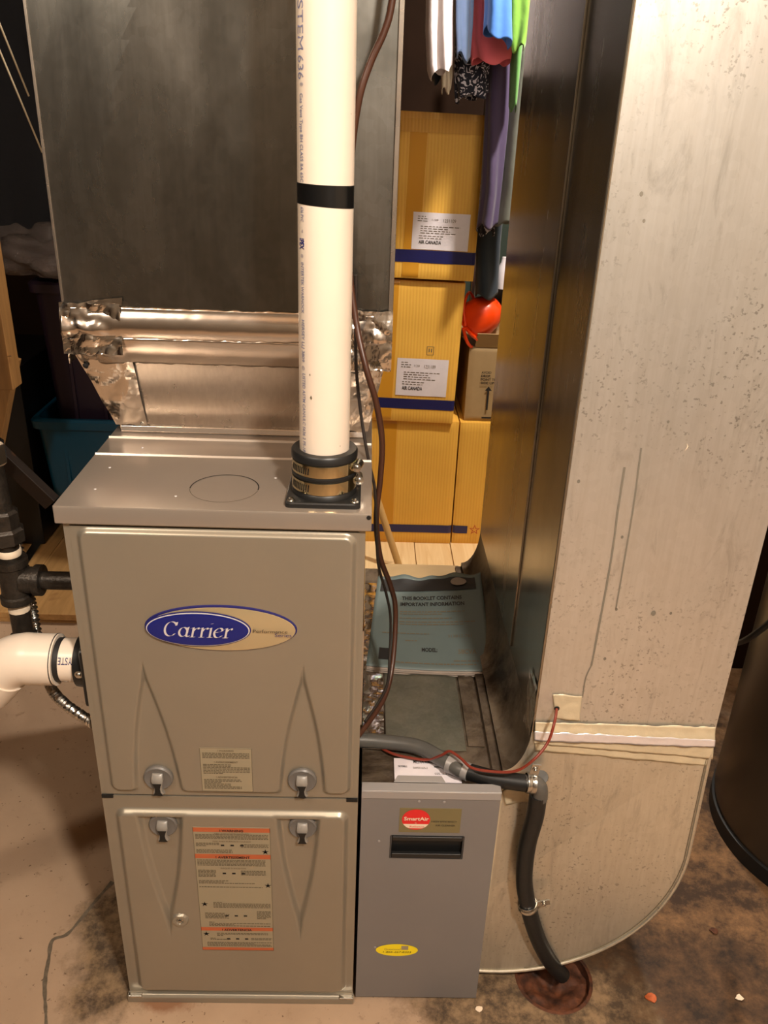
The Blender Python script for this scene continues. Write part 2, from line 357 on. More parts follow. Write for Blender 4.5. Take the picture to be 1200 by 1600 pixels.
# drain
dr = thing('floor_drain', (FLOORHOLE[0], FLOORHOLE[1], -.1), 'rusty round floor drain below the hose end and duct elbow', 'drain')
n_ = 36
MB().loft([[Vector((FLOORHOLE[0]+r*math.cos(2*math.pi*i/n_), FLOORHOLE[1]+r*math.sin(2*math.pi*i/n_), z)) for i in range(n_)] for r, z in ((.0605, -.06), (.0605, .0008), (.065, .0010), (.066, .0003))][::-1], cap=False).build('rim', 'rust', dr, smooth=1)
MB().grid(lambda u, v: Vector((FLOORHOLE[0]+.0602*u*math.cos(2*math.pi*v), FLOORHOLE[1]+.0602*u*math.sin(2*math.pi*v), -.018-.030*max(0, .6-u)+.007*noise.noise(Vector((u*math.cos(2*math.pi*v)*4, u*math.sin(2*math.pi*v)*4, 2))))), 16, 40).build('bowl', 'rust', dr, smooth=1)
for i in range(5): 0 and MB().box((FLOORHOLE[0]-.03+.013*i, FLOORHOLE[1]-.03, -.031), (FLOORHOLE[0]-.025+.013*i, FLOORHOLE[1]+.03, -.0285)).build('slot', 'black', dr)

# ================================================================== FURNACE
FW_, FH, FD = .363, .889, .749
fur = thing('furnace', (FW_/2, FD/2, 0), 'upright taupe gas furnace with oval blue badge and four latches', 'furnace')
mb = MB()
mb.box((0, 0, .012), (.0012, FD, .868)); mb.box((FW_-.0012, 0, .012), (FW_, FD, .868)); mb.box((.0012, FD-.001, .012), (FW_-.0012, FD, .868)); mb.box((.0012, .0, .012), (FW_-.0012, FD-.001, .014)); mb.box((.0012, .012, .014), (FW_-.0012, .0135, .866))
mb.box((.0, -.0005, .012), (.008, .0008, .868)); mb.box((FW_-.008, -.0005, .012), (FW_, .0008, .868)); mb.box((.008, -.0003, .862), (FW_-.008, .0008, .868))
mb.build('cabinet', 'taupe', fur)
def sdbox(x, z, x0, x1, z0, z1, r):
    cx, cz, hx, hz = (x0+x1)/2, (z0+z1)/2, (x1-x0)/2-r, (z1-z0)/2-r
    dx, dz = abs(x-cx)-hx, abs(z-cz)-hz
    return math.hypot(max(dx, 0), max(dz, 0))+min(max(dx, dz), 0)-r
def sdV(x, z, tip, b0, b1, zb):           # wedge opening from tip to base line zb
    tx, tz = tip; s = 1 if zb > tz else -1
    t = (z-tz)*s/abs(zb-tz); bow = .10*math.sin(max(0, min(1, t))*math.pi)*.05
    def side(bx, sg):
        ex, ez = bx-tx, (zb-tz); L = math.hypot(ex, ez)
        return ((x-tx)*ez*s-(z-tz)*s*ex)/L*sg
    return max(side(b1, 1), side(b0, -1), -t*.02) - .002 - bow
def sm(a, b_, x):
    t = max(0, min(1, (x-a)/(b_-a))); return t*t*(3-2*t)
def door(name, x0, x1, z0, z1, pan, Vs, hgt, wid, extra=None, ztop=9):
    nx, nz = 230, int(230*(z1-z0)/(x1-x0)); mb = MB()
    def fn(u, v):
        x, z = x0+(x1-x0)*u, z0+(z1-z0)*v
        d = -sdbox(x, z, *pan, .012)
        for V in Vs:
            d2 = max(sdV(x, z, *V), (z-ztop)); k = .008; h_ = max(k-abs(d-d2), 0)/k; d = min(d, d2)-h_*h_*k*.25
        h = hgt*sm(-wid/2, wid/2, d)
        if extra: h += extra(x, z)
        return Vector((x, -.0015-h, z))
    mb.grid(fn, nx, nz)
    n = nx+1; m_ = nz+1; b0 = len(mb.v)
    edge = [i for i in range(n)]+[j*n+nx for j in range(1, m_)]+[nz*n+i for i in range(nx-1, -1, -1)]+[j*n for j in range(nz-1, 0, -1)]
    mb.v += [Vector((mb.v[i].x, .001, mb.v[i].z)) for i in edge]; E = len(edge)
    for i in range(E): mb.f.append((edge[i], b0+i, b0+(i+1) % E, edge[(i+1) % E]))
    return mb.build(name, 'taupe', fur, smooth=1)
ud = door('upper_door', .0075, FW_-.0065, .4385, .861, (.018, .350, .449, .857), [((.079, .642), .053, .114, .440), ((.286, .642), .254, .314, .440)], .0065, .0075)
ld = door('lower_door', .0075, FW_-.0065, .014, .4355, (.020, .347, .026, .410), [((.079, .196), .052, .110, .425), ((.279, .196), .250, .306, .425)], .0080, .0095,
          lambda x, z: .004*sm(.0045, .003, abs(math.hypot(x-.096, z-.195)-.0085)), ztop=.400)
for x in (.0005, FW_-.0165): MB().box((x, -.003, .432), (x+.016, .0, .4375)).build('door_gap', 'black', fur)
MB().prism([(-.002, -.010, .0), (-.002, .0, .0), (-.002, .0, .016), (-.002, -.006, .016), (-.002, -.010, .012)], (FW_+.004, 0, 0)).build('base_lip', 'taupe', fur, bevel=.0015)
for x in (.0, FW_-.022): MB().box((x, -.0112, .0125), (x+.022, -.004, .0172)).build('lip_tab', 'zinc', fur, bevel=.001)
screw(ld, (.096, -.0102, .194), (0, -1, 0), .0032)
# lid
LF = -.007
mb = MB()
prof = [(LF+.0012, .8665), (LF, .8665), (LF, .886), (LF+.0012, .8885), (LF+.0035, .889)]
prof += [(.159, .889), (.1605, .8915), (.1625, .8915), (.166, .889), (.224, .889), (.2255, .8918), (.228, .8918), (.232, .889), (FD+.002, .889), (FD+.002, .886), (LF+.004, .886)]
mb.prism([(-.006, y, z) for y, z in prof], (FW_+.012, 0, 0)); mb.box((-.007, LF+.001, .8665), (-.0055, FD+.002, .8885)); mb.box((FW_+.0055, LF+.001, .8665), (FW_+.007, FD+.002, .8885))
lid = mb.build('lid', 'taupe_lit', fur, smooth=1)
mb = MB()
def arc_strip(a0, a1, R, wd, c, z):
    n = 40; A = []; B = []
    for i in range(n+1):
        a = a0+(a1-a0)*i/n; d = Vector((math.cos(a), math.sin(a), 0)); A.append(Vector(c)+d*(R-wd/2)+ZA*z); B.append(Vector(c)+d*(R+wd/2)+ZA*z)
    mb.loft([A, B], False, False)
arc_strip(math.radians(-5), math.radians(185), .0425, .0014, (.185, .058, .889), .0004)
mb.build('knockout_slit', 'black', lid)
mb = MB(); arc_strip(math.radians(188), math.radians(352), .0425, .0007, (.185, .058, .889), .0003); mb.build('knockout_seam', 'ink_taupe', lid)
for x, y in ((.026, .115), (.028, .045), (.05, .19), (.245, .095), (.13, .03)):
    MB().lathe((x, y, .889), (0, 0, 1), [(0, .0018), (.0004, .0016), (.0007, .0008)], 8).build('dimple', 'silver_ink', lid, smooth=1)
MB().lathe((FW_+.0035, LF-.0003, .8845), (0, -1, 0), [(0, .0028), (.0006, .0028)], 12).build('corner_hole', 'black', lid)
# badge
bd = MB()
def oval(cx, cz, a, b_, y0, dome, n=64, rings=6):
    R_s = [[Vector((cx+a*math.cos(2*math.pi*i/n), y0, cz+b_*math.sin(2*math.pi*i/n))) for i in range(n)]]
    for k in range(rings+1):
        t = 1-.97*(k/rings); R_s.append([Vector((cx+a*t*math.cos(2*math.pi*i/n)*(1 if k else .985), y0-dome*(.4+.6*(1-t*t)), cz+b_*t*math.sin(2*math.pi*i/n)*(1 if k else .97))) for i in range(n)])
    return R_s
BC = (.1835, .7245)
badge = bd.loft(oval(BC[0], BC[1], .0965, .0345, -.0078, .004)).build('oval_badge', 'badge_rim', fur, smooth=1)
MB().loft(oval(BC[0]+.0006, BC[1]-.0007, .0945, .0328, -.0085, .0040)).build('badge_face', 'badge_gold', badge, smooth=1)
BB = (.1555, .7252)
MB().loft(oval(BB[0], BB[1], .0665, .0262, -.0125, .0010)).build('blue_field', 'badge_rim', badge, smooth=1)
MB().loft(oval(BB[0], BB[1], .0650, .0247, -.0136, .0006)).build('silver_ring', 'silver_ink', badge, smooth=1)
MB().loft(oval(BB[0], BB[1], .0636, .0235, -.0143, .0005)).build('blue_field', 'badge_blue', badge, smooth=1)
def nib(paths, origin, s, shear, mat, parent, y, nibw=.15, nang=32, name='brand_lettering', label=None):
    mb = MB(); kk = 0; dx, dz = math.cos(math.radians(nang))*nibw, math.sin(math.radians(nang))*nibw*.55
    for P_ in paths:
        Q = [Vector((p[0], 0, p[1])) for p in P_]; Q = spline(Q, 8) if len(Q) > 2 else Q
        for a, c in zip(Q[:-1], Q[1:]):
            d = (c-a).normalized()*.02
            vs = [a-d+Vector((dx, 0, dz)), a-d-Vector((dx, 0, dz)), c+d-Vector((dx, 0, dz)), c+d+Vector((dx, 0, dz))]
            vs = [Vector((origin[0]+(v.x+v.z*shear)*s, y-kk*4e-6, origin[1]+v.z*s)) for v in vs]; kk += 1
            nn = (vs[1]-vs[0]).cross(vs[2]-vs[0]); mb.add(vs, [(0, 1, 2, 3) if nn.y < 0 else (3, 2, 1, 0)])
    return mb.build(name, mat, parent, recalc=False, label=label)
def word(origin, s):
    P_ = []
    def put(ps, dx): P_.extend([[(x+dx, z) for x, z in p] for p in ps])
    C = [(.55+.50*math.cos(math.radians(a)), .74+.72*math.sin(math.radians(a))) for a in range(40, 322, 20)]
    put([C, [(.98, 1.42), (.96, 1.12)]], 0)
    r = [[(0, .86), (.2, .97)], [(.2, .95), (.2, 0)], [(.02, 0), (.4, 0)], [(.2, .55), (.4, .86), (.62, .93)], [(.6, .95), (.63, .82)]]
    a_ = [[(.42+.34*math.cos(math.radians(t)), .48+.46*math.sin(math.radians(t))) for t in range(60, 421, 30)], [(.80, .97), (.74, .5), (.74, .12), (.86, .02), (.98, .12)]]
    i_ = [[(0, .86), (.2, .97)], [(.2, .95), (.2, 0)], [(.02, 0), (.4, 0)], [(.18, 1.38), (.24, 1.38)]]
    e_ = [[(.12, .5), (.5, .56), (.74, .72), (.62, .94), (.38, .94), (.14, .68), (.1, .38), (.26, .06), (.52, .02), (.76, .2)]]
    put(a_, 1.22); put(r, 2.26); put(r, 3.02); put(i_, 3.74); put(e_, 4.18); put(r, 5.08)
    nib(P_, origin, s, .22, 'silver_ink', badge, -.0152, .10, label='silver italic lettering reading Carrier')
word((.1115, .7155), .0148)
text('Performance', 'series_lettering', 'ink', badge, (.2245, -.0140, .7225), XA, ZA, .0050, width=.0435, depth=.0002)
text('Series', 'series_lettering', 'badge_rim', badge, (.2520, -.0132, .7165), XA, ZA, .0052, width=.0210, depth=.0002)
# latches
def latch(cx, cz, up):
    y0 = -.0020 if up else -.0020
    ro = MB().lathe((cx, y0, cz), (0, -1, 0), [(0, .0205), (.0035, .0205), (.0055, .0185), (.0045, .016), (.0040, .001)], 36).build('latch', 'latch', fur, smooth=1, label='grey round quarter-turn latch')
    H = .0145; mb = MB()
    # lever: tapering hood pinched at the waist, standing proud, hollow below
    prof = [(.010, .0070, .005), (.006, .0075, .0095), (.0, .0080, .0105), (-.006, .0062, .0100), (-.012, .0050, .0095), (-.018, .0056, .0095), (-.023, .0078, .0090), (-.026, .0082, .005)]
    mb.loft([[Vector((cx-w_, y0-.0035, cz+z)), Vector((cx-w_, y0-d, cz+z)), Vector((cx-w_*.6, y0-d-.002, cz+z)), Vector((cx+w_*.6, y0-d-.002, cz+z)), Vector((cx+w_, y0-d, cz+z)), Vector((cx+w_, y0-.0035, cz+z))] for z, w_, d in prof])
    mb.build('lever', 'latch_lt', ro, smooth=1)
    mb = MB(); A = []; B = []
    for z, w_ in ((-.0015, .0066), (-.006, .0048), (-.012, .0034), (-.018, .0040), (-.0245, .0066)):
        dd = {(-.0015): .0130, (-.006): .0124, (-.012): .0118, (-.018): .0118, (-.0245): .0108}[z]
        A.append(Vector((cx-w_, y0-dd, cz+z))); B.append(Vector((cx+w_, y0-dd, cz+z)))
    mb.loft([A, B], False, False).build('lever_slot', 'black', ro)
for cx in (.0835, .284): latch(cx, .472, 1); latch(cx, .384, 0)
# warning labels
def fine(mb, o, x0, x1, z0, z1, lh, seed, fill=.86):
    rr = random.Random(seed); z = z1-lh
    while z > z0:
        x = x0
        while x < x1-.001:
            wd = rr.uniform(.0018, .0055); e = min(x+wd, x1)
            quad(mb, o, XA, ZA, x, z, e, z+lh*.55); x = e+.0009
            if rr.random() > .985: break
        z -= lh
Y1 = -.0081
lab = MB().box((.1445, Y1-.0003, .4535), (.2155, Y1+.001, .5305)).build('warning_label', 'sticker', fur, bevel=.0002, label='small three-language warning label')
mb = MB(); o1 = (0, Y1-.0006, 0)
for a in ((.1445, .4535, .1450, .5305), (.2150, .4535, .2155, .5305), (.1445, .5300, .2155, .5305), (.1445, .4535, .2155, .4540)): quad(mb, o1, XA, ZA, a[0], a[1], a[2], a[3])
fine(mb, o1, .148, .212, .5105, .5235, .0026, 1); fine(mb, o1, .148, .212, .4845, .5035, .0026, 2); fine(mb, o1, .148, .200, .4575, .4765, .0026, 3)
mb.build('fine_print', 'ink_taupe', lab, recalc=False)
for s, z in (('\u25B2 WARNING', .5250), ('\u25B2 AVERTISSEMENT', .5050), ('\u25B2 ADVERTENCIA', .4780)):
    text(s.replace('\u25B2', '!'), 'label_heading', 'ink_soft', lab, (.180, Y1-.0006, z), XA, ZA, .0030, center=True, bold=.02)
Y2 = -.0096; LX0, LX1, LZ0, LZ1 = .1265, .2375, .128, .3865
lab = MB().box((LX0, Y2-.0003, LZ0), (LX1, Y2+.001, LZ1)).build('safety_label', 'sticker', fur, bevel=.0002, label='tall safety label with orange heading bars')
o2 = (0, Y2-.0006, 0); H_ = LZ1-LZ0; zz = lambda t: LZ1-(t-135)/(1515-135)*H_   # rows measured down the label
mb = MB()
for t0, t1 in ((138, 182), (415, 462), (1240, 1280), (1480, 1515)): quad(MB(), o2, XA, ZA, LX0, zz(t1), LX1, zz(t0)).build('heading_bar', 'orange_ink', lab, recalc=False)
mb = MB()
quad(mb, o2, XA, ZA, LX0, LZ0, LX0+.0005, LZ1); quad(mb, o2, XA, ZA, LX1-.0005, LZ0, LX1, LZ1); quad(mb, o2, XA, ZA, LX0, LZ0, LX1, LZ0+.0005)
for i, (t0, t1, a, c) in enumerate(((200, 262, 0, 1), (290, 345, 0, .32), (300, 345, .62, 1), (360, 405, 0, .5), (470, 545, 0, .95), (580, 670, 0, .25), (585, 650, .6, .95), (695, 750, 0, .8), (765, 790, 0, .9),
        (940, 1015, .18, 1), (1065, 1135, .05, .4), (1040, 1140, .8, 1), (1170, 1235, .1, 1), (1300, 1350, .2, .95), (1360, 1400, .1, .4), (1410, 1470, .05, 1), (1360, 1400, .7, 1))):
    fine(mb, o2, LX0+.003+(LX1-LX0-.006)*a, LX0+.003+(LX1-LX0-.006)*c, zz(t1), zz(t0), .0026, i+10, .9)
mb.build('fine_print', 'ink_taupe', lab, recalc=False)
for s, t in (('! WARNING', 178), ('! AVERTISSEMENT', 458), ('! ADVERTENCIA', 1278)):
    text(s, 'label_heading', 'ink', lab, ((LX0+LX1)/2, Y2-.0008, zz(t)), XA, ZA, .0046, center=True, bold=.02)
for s, t in (('FIRE, EXPLOSION HAZARD', 205), ('FIRE AND FURNACE HAZARD', 285), ('RISQUE D\'INCENDIE', 572)):
    text(s, 'label_subheading', 'ink_soft', lab, ((LX0+LX1)/2, Y2-.0008, zz(t)), XA, ZA, .0030, center=True)
mb = MB()
for tx, tz in ((.93, 385), (.95, 752), (.08, 970), (.07, 1318)):     # pictogram: flash with a figure
    x = LX0+(LX1-LX0)*tx; z = zz(tz)
    for a in range(5):
        an = a*2*math.pi/5+.3; L = .0055; d = Vector((math.cos(an), 0, math.sin(an))); n = Vector((-d.z, 0, d.x)); c = Vector((x, Y2-.0008, z))
        mb.add([c-n*.0016, c+d*L, c+n*.0016], [(0, 1, 2)])
for tz in (320, 622, 1102, 1375):
    for dx in (-.014, .0, .014): quad(mb, (0, Y2-.0008, 0), XA, ZA, .182+dx-.0025, zz(tz+8), .182+dx+.0025, zz(tz-8))
mb.build('pictogram', 'ink', lab, recalc=False)['kind'] = 'stuff'

# ================================================================== VENT COUPLING + PIPE
PC = Vector((.3105, .050, 0)); PR = .0302
cpg = thing('vent_coupling', (PC.x, PC.y, .889), 'black rubber vent coupling with two steel hose clamps on furnace lid', 'coupling')
def rsq(c, h, r, z, n=6):
    o = []
    for q, (sx_, sy_) in enumerate(((1, 1), (-1, 1), (-1, -1), (1, -1))):
        for k in range(n+1):
            a = math.pi/2*(q+k/n); o.append(Vector((c.x+sx_*(h-r)+r*math.cos(a), c.y+sy_*(h-r)+r*math.sin(a), z)))
    return o
MB().loft([rsq(PC, .0455, .007, .889), rsq(PC, .0455, .007, .894), rsq(PC, .0440, .007, .8955)]).build('flange', 'rubber', cpg, smooth=1)
for sx_ in (-1, 1):
    for sy_ in (-1, 1): screw(cpg, (PC.x+sx_*.038, PC.y+sy_*.038, .8955), (0, 0, 1), .0038)
MB().loft([[PC+Vector((r*math.cos(2*math.pi*i/56), r*math.sin(2*math.pi*i/56), z)) for i in range(56)] for z, r in ((.895, .0405), (.901, .0395), (.902, .0385), (.9195, .0385), (.9205, .0402), (.9235, .0402), (.9245, .0388), (.940, .0388), (.9415, .0405), (.949, .0405), (.951, .0390), (.9515, .0310), (.940, .0308))], cap=False).build('rubber_sleeve', 'rubber', cpg, smooth=1)
def band(z0, z1, rot):
    o = MB().loft([[PC+Vector((r*math.cos(2*math.pi*i/64), r*math.sin(2*math.pi*i/64), z)) for i in range(64)] for r, z in ((.0388, z0), (.0399, z0), (.0401, (z0+z1)/2), (.0399, z1), (.0388, z1))], cap=False).build('hose_clamp', 'steel', cpg, smooth=1)
    for k in range(10):
        a = math.radians(-158+4.6*k); d = Vector((math.cos(a), math.sin(a), 0)); t = Vector((-d.y, d.x, 0)); c = PC+d*.0403
        MB().add([c-t*.0007+ZA*(z0+.003), c+t*.0007+ZA*(z0+.003), c+t*.0007+ZA*(z1-.003)+t*.0008, c-t*.0007+ZA*(z1-.003)+t*.0008], [(0, 1, 2, 3)]).build('band_slot', 'black', o)
    a = math.radians(rot); d = Vector((math.cos(a), math.sin(a), 0)); t = Vector((-d.y, d.x, 0)); c = PC+d*.0425+ZA*(z0+z1)/2
    MB().tube([c-t*.009, c+t*.007], .0055, 12, smooth=False).build('worm_housing', 'zinc', o, smooth=1); screw(o, c-t*.009, -t, .0045)
band(.903, .918, 5); band(.9252, .9395, -12)
vp = thing('vent_pipe', (PC.x, PC.y, .941), 'tall white plastic vent pipe rising from the furnace lid', 'pipe')
MB().lathe((PC.x, PC.y, .941), (0, 0, 1), [(0, PR), (.3, PR), (.6, PR), (CEIL-.941, PR)], 64).build('pipe', 'pvc', vp, smooth=1)
tz0, tz1 = at(510, 290, Y=.02).z, at(510, 325, Y=.02).z
mb = MB(); n = 64
mb.loft([[PC+Vector(((PR+.0004)*math.cos(a), (PR+.0004)*math.sin(a), z+sl*math.cos(a-.3))) for a in (2*math.pi*i/n for i in range(n))] for z, sl in ((tz0-(tz0-tz1)*1.0, -.0020), (tz0, -.0008))], cap=False)
mb.build('electrical_tape', 'tapeblk', vp, smooth=1, label='black tape band')
def ptext(s, y0, y1, h, ang, mat='pvc_text', bold=0):
    z0, z1 = at(470, y0, Y=.04).z, at(470, y1, Y=.04).z
    def wp(x, y):
        a = math.radians(-82+ang)+(y/PR); return Vector((PC.x+(PR+.0003)*math.cos(a), PC.y+(PR+.0003)*math.sin(a), z0-x))
    text(s, 'printed_lettering', mat, vp, (0, 0, 0), XA, YA, h, width=z0-z1, warp=wp, bold=bold)
ptext('IPEX  SYSTEM', -130, 79, .0105, -72); ptext('636', 87, 124, .0105, -72); ptext('\u00AE', 129, 135, .005, -64)
ptext('Gas Vent Type BH CLASS IIA 65C', 146, 284, .0052, -65, bold=.01); ptext('636 PVC', 322, 345, .0052, -65, bold=.01); ptext('=', 357, 362, .004, -63)
ptext('IPEX', 371, 388, .0085, -70, 'badge_blue', .03); ptext('\u00AE', 395, 401, .004, -65)
ptext('INTERTEK WARNOCK', 408, 487, .0052, -65, bold=.01); ptext('HERSEY LLJ 3809', 497, 562, .0052, -64, bold=.01); ptext('\u00A9', 568, 575, .005, -64)
ptext('LISTED ASTM CAN/ULC S636 2 PS-18 BD-08', 580, 722, .0052, -62, bold=.01)
for x, y, r in ((486, 622, .0018), (484, 586, .001), (548, 178, .0005), (531, 697, .0006)):
    p = at(x, y, Y=PC.y-PR); dx = p.x-PC.x; a = math.asin(max(-1, min(1, dx/PR))); d = Vector((math.sin(a), -math.cos(a), 0)); c = PC+d*(PR+.0002)+ZA*(at(x, y, Y=PC.y-PR*math.cos(a)).z)
    t = Vector((d.y*-1, d.x, 0)); MB().add([c-t*r, c+ZA*r*1.8, c+t*r*.8, c-ZA*r*1.4], [(0, 1, 2, 3)]).build('scuff', 'ink_soft', vp, recalc=False)

# ================================================================== COIL CASE / PLENUM
pl = thing('supply_plenum', (.175, .45, .89), 'large dark galvanised coil case and foil-taped transition above the furnace', 'ductwork')
PX0, PX1, PYF, PYB, PZ0 = -.043, .3865, .215, .745, 1.045
cxm, czm = (PX0+PX1)/2, 1.62
def front(u, v):      # cross-broken sheet: four shallow facets meeting at the centre
    x = PX0+(PX1-PX0)*u; z = PZ0+(CEIL-PZ0)*v
    return Vector((x, PYF-.011*min(1-abs(2*u-1), (1-abs(2*v-1)))*1.3, z))
mb = MB().grid(front, 40, 80)
mb.box((PX0, PYF+.0015, PZ0), (PX0+.001, PYB, CEIL)); mb.box((PX1-.001, PYF+.0015, PZ0), (PX1, PYB, CEIL)); mb.box((PX0+.001, PYB-.001, PZ0), (PX1-.001, PYB, CEIL))
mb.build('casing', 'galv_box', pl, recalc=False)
MB().box((PX1-.0005, PYF-.0035, PZ0+.03), (PX1+.0060, PYF+.012, CEIL)).build('corner_flange', 'galv_trans', pl, bevel=.001)
MB().box((PX0-.002, PYF-.0015, PZ0+.03), (PX0+.0015, PYF+.012, CEIL)).build('corner_flange', 'galv_trans', pl, bevel=.0006)
TB = .8985
B = [(0.002, .258), (FW_-.004, .258), (FW_-.004, .742), (0.002, .742)]; T = [(PX0, PYF), (PX1, PYF), (PX1, PYB), (PX0, PYB)]
mb = MB().loft([[Vector((x, y, .8905)) for x, y in B], [Vector((x, y, TB)) for x, y in B], [Vector((x, y, PZ0+.012)) for x, y in T]], cap=False)
mb.build('transition', 'galv_trans', pl)
MB().prism([(.004, .252, .8895), (.004, .2575, .8895), (.004, .2575, .8985), (.004, .2545, .8975), (.004, .2515, .8905)], (FW_-.01, 0, 0)).build('drip_edge', 'foil_smooth', pl, bevel=.0008)
def tr(u, z, off=0):     # point on the transition's front face (u 0..1 across)
    t = (z-TB)/(PZ0-TB); x0 = .002+(PX0-.002)*t; x1 = FW_-.004+(PX1-FW_+.004)*t
    return Vector((x0+(x1-x0)*u, .258+(PYF-.258)*t-off, z-off*.3))
# horizontal tape: two overlapping runs, upper one over the joint
mb = MB(); crumple(mb, (PX0-.003, PYF-.004, 1.036), (PX1+.004, PYF-.004, 1.036), (PX1+.004, PYF-.002, 1.078), (PX0-.003, PYF-.002, 1.078), 160, 14,
    lambda u, v: .0002+.007*(sm(.20, .02, u)+sm(.86, .96, u)), 60, .0005, ridge=lambda v: .0055*math.sin(math.pi*min(1, v*1.15))**.8)
mb.build('foil_tape', 'foil_smooth', pl, smooth=1, solid=.0003, label='wide shiny foil tape over the case joint')
mb = MB(); a, c = tr(0, 1.000, .001), tr(1, 1.000, .001)
crumple(mb, a, c, (PX1+.003, PYF-.0045, 1.038), (PX0-.002, PYF-.0045, 1.038), 160, 12, lambda u, v: .0002+.007*(sm(.20, .04, u)+sm(.88, .97, u)), 55, .0008, seed=4, ridge=lambda v: .003*math.sin(math.pi*v))
mb.build('foil_tape', 'foil_smooth', pl, smooth=1, solid=.0003)
for seed, (pa, pb, pc_, pd) in enumerate(((tr(-.012, .900, .0015), tr(.115, .900, .001), tr(.17, 1.012, .002), tr(-.012, 1.012, .0015)), (tr(.90, .900, .001), tr(1.012, .900, .0015), tr(1.012, 1.012, .0015), tr(.86, 1.012, .002)))):
    mb = MB(); crumple(mb, pa, pb, pc_, pd, 26, 30, .0035, 32, .0006, seed=seed*5+2); mb.build('foil_tape', 'foil', pl, solid=.0003)
for seed, (x0, x1, z0, z1) in enumerate(((PX0-.004, PX0+.075, 1.015, 1.082), (PX1-.052, PX1+.006, 1.004, 1.084))):
    mb = MB(); crumple(mb, (x0, PYF-.0085, z0), (x1, PYF-.0075, z0), (x1, PYF-.0035, z1), (x0, PYF-.0035, z1), 40, 34, .0045, 50, .001, seed=9+seed*3)
    mb.build('foil_tape', 'foil', pl, solid=.0003, label='crumpled foil tape at the corner')
mb = MB(); crumple(mb, (PX0+.005, PYF-.0040, 1.078), (PX0+.078, PYF-.0040, 1.080), (PX0+.079, PYF-.0035, 1.091), (PX0+.04, PYF-.0035, 1.086), 14, 4, .0006, 60); mb.build('foil_tape', 'foil', pl)
for sx_ in (PX0-.0035, PX1+.0035):
    mb = MB(); crumple(mb, (sx_, PYF-.006, 1.0), (sx_, PYF+.10, 1.0), (sx_, PYF+.10, 1.08), (sx_, PYF-.006, 1.08), 14, 12, .004, 60, -.002 if sx_ > 0 else .002, seed=20); mb.build('foil_tape', 'foil', pl)
screw(pl, tr(.095, .902, .001), (0, -1, 0), .0036); screw(pl, (-.026, .224, .995), (-.5, -1, 0), .0036, 'ink')

# ================================================================== AIR CLEANER
CX0, CX1, CZ0, CZ1 = FW_+.005, .567, .006, .4505
ac = thing('air_cleaner', ((CX0+CX1)/2, .32, 0), 'grey media air cleaner cabinet between furnace and duct elbow', 'air cleaner')
AT = .430
mb = MB().box((CX0+.002, .012, .0), (CX1-.004, .690, AT-.004)); mb.build('cabinet', 'galv_top', ac)
# door: sheet pan with folded edges and a pocket for the handle
hx0, hx1, hz0, hz1 = at(612, 1303, Y=0).x, at(724, 1308, Y=0).x, at(668, 1340, Y=0).z, at(668, 1306, Y=0).z
xs = [CX0, hx0, hx1, CX1]; zs = [CZ0, hz0, hz1, CZ1]; mb = MB()
for i in range(3):
    for j in range(3):
        if (i, j) == (1, 1): continue
        quad(mb, (0, 0, 0), XA, ZA, xs[i], zs[j], xs[i+1], zs[j+1])
fr = [Vector((CX0, 0, CZ0)), Vector((CX1, 0, CZ0)), Vector((CX1, 0, CZ1)), Vector((CX0, 0, CZ1))]
mb.loft([fr, [p+YA*.011 for p in fr]], cap=False); mb.add([p+YA*.011 for p in fr], [(3, 2, 1, 0)])
dor = mb.build('door', 'cleaner', ac, label='grey access door')
pk = [Vector((hx0, 0, hz0)), Vector((hx1, 0, hz0)), Vector((hx1, 0, hz1)), Vector((hx0, 0, hz1))]; ck = sum(pk, Vector())/4
mb = MB().loft([[ck+(p-ck)*1.03-YA*.0012 for p in pk], [p+YA*.0005 for p in pk], [p+YA*.0105 for p in pk]], cap=False); mb.add([p+YA*.0105 for p in pk], [(0, 1, 2, 3)])
hd = mb.build('handle', 'rubber', dor, label='black recessed handle')
MB().box((hx0+.001, -.0025, hz1-.008), (hx1-.001, .004, hz1-.0005)).build('handle_lip', 'rubber', hd, bevel=.0012); MB().box((hx0+.001, -.0018, hz0+.0005), (hx1-.001, .004, hz0+.009)).build('handle_lip', 'rubber', hd, bevel=.0012)
MB().box((CX0-.0002, -.0012, .4375), (CX1+.0008, .0005, CZ1+.0004)).build('door_fold', 'cleaner_lt', dor, bevel=.0006)
MB().box((CX0-.0002, -.001, CZ1), (CX1+.0008, .016, CZ1+.0016)).build('top_flange', 'cleaner_lt', dor, bevel=.0006)
MB().prism([(hx0-.000, .016, CZ1+.002), (hx0+.075, .016, CZ1+.002), (hx0+.070, .028, CZ1+.003), (hx0+.006, .028, CZ1+.003)], (0, 0, .0012)).build('top_tab', 'cleaner_lt', dor, bevel=.0005)
for x, y in ((655, 1252), (694, 1253), (592, 1314), (586, 1480)):
    p = at(x, y, Y=0); MB().lathe((p.x, -.0002, p.z), (0, -1, 0), [(0, .0022), (.0006, .002), (.0009, .0008)], 10).build('rivet', 'cleaner_lt', dor, smooth=1)
sa, sb = at(625, 1262, Y=0), at(718, 1301, Y=0)
st = MB().box((sa.x, -.0006, sb.z), (sb.x, .0002, sa.z)).build('nameplate', 'sticker_olive', dor, label='olive nameplate with red round logo')
c = at(650, 1280, Y=0); rr = .0205
def disc(c, rx, rz, y, n=40, clip=None):
    ps = []
    for i in range(n):
        z = rz*math.sin(2*math.pi*i/n)
        x = rx*math.cos(2*math.pi*i/n)
        if clip: z = max(clip[0], min(clip[1], z))
        ps.append(Vector((c.x+x, y, c.z+z)))
    return MB().add(ps, [tuple(range(n))])
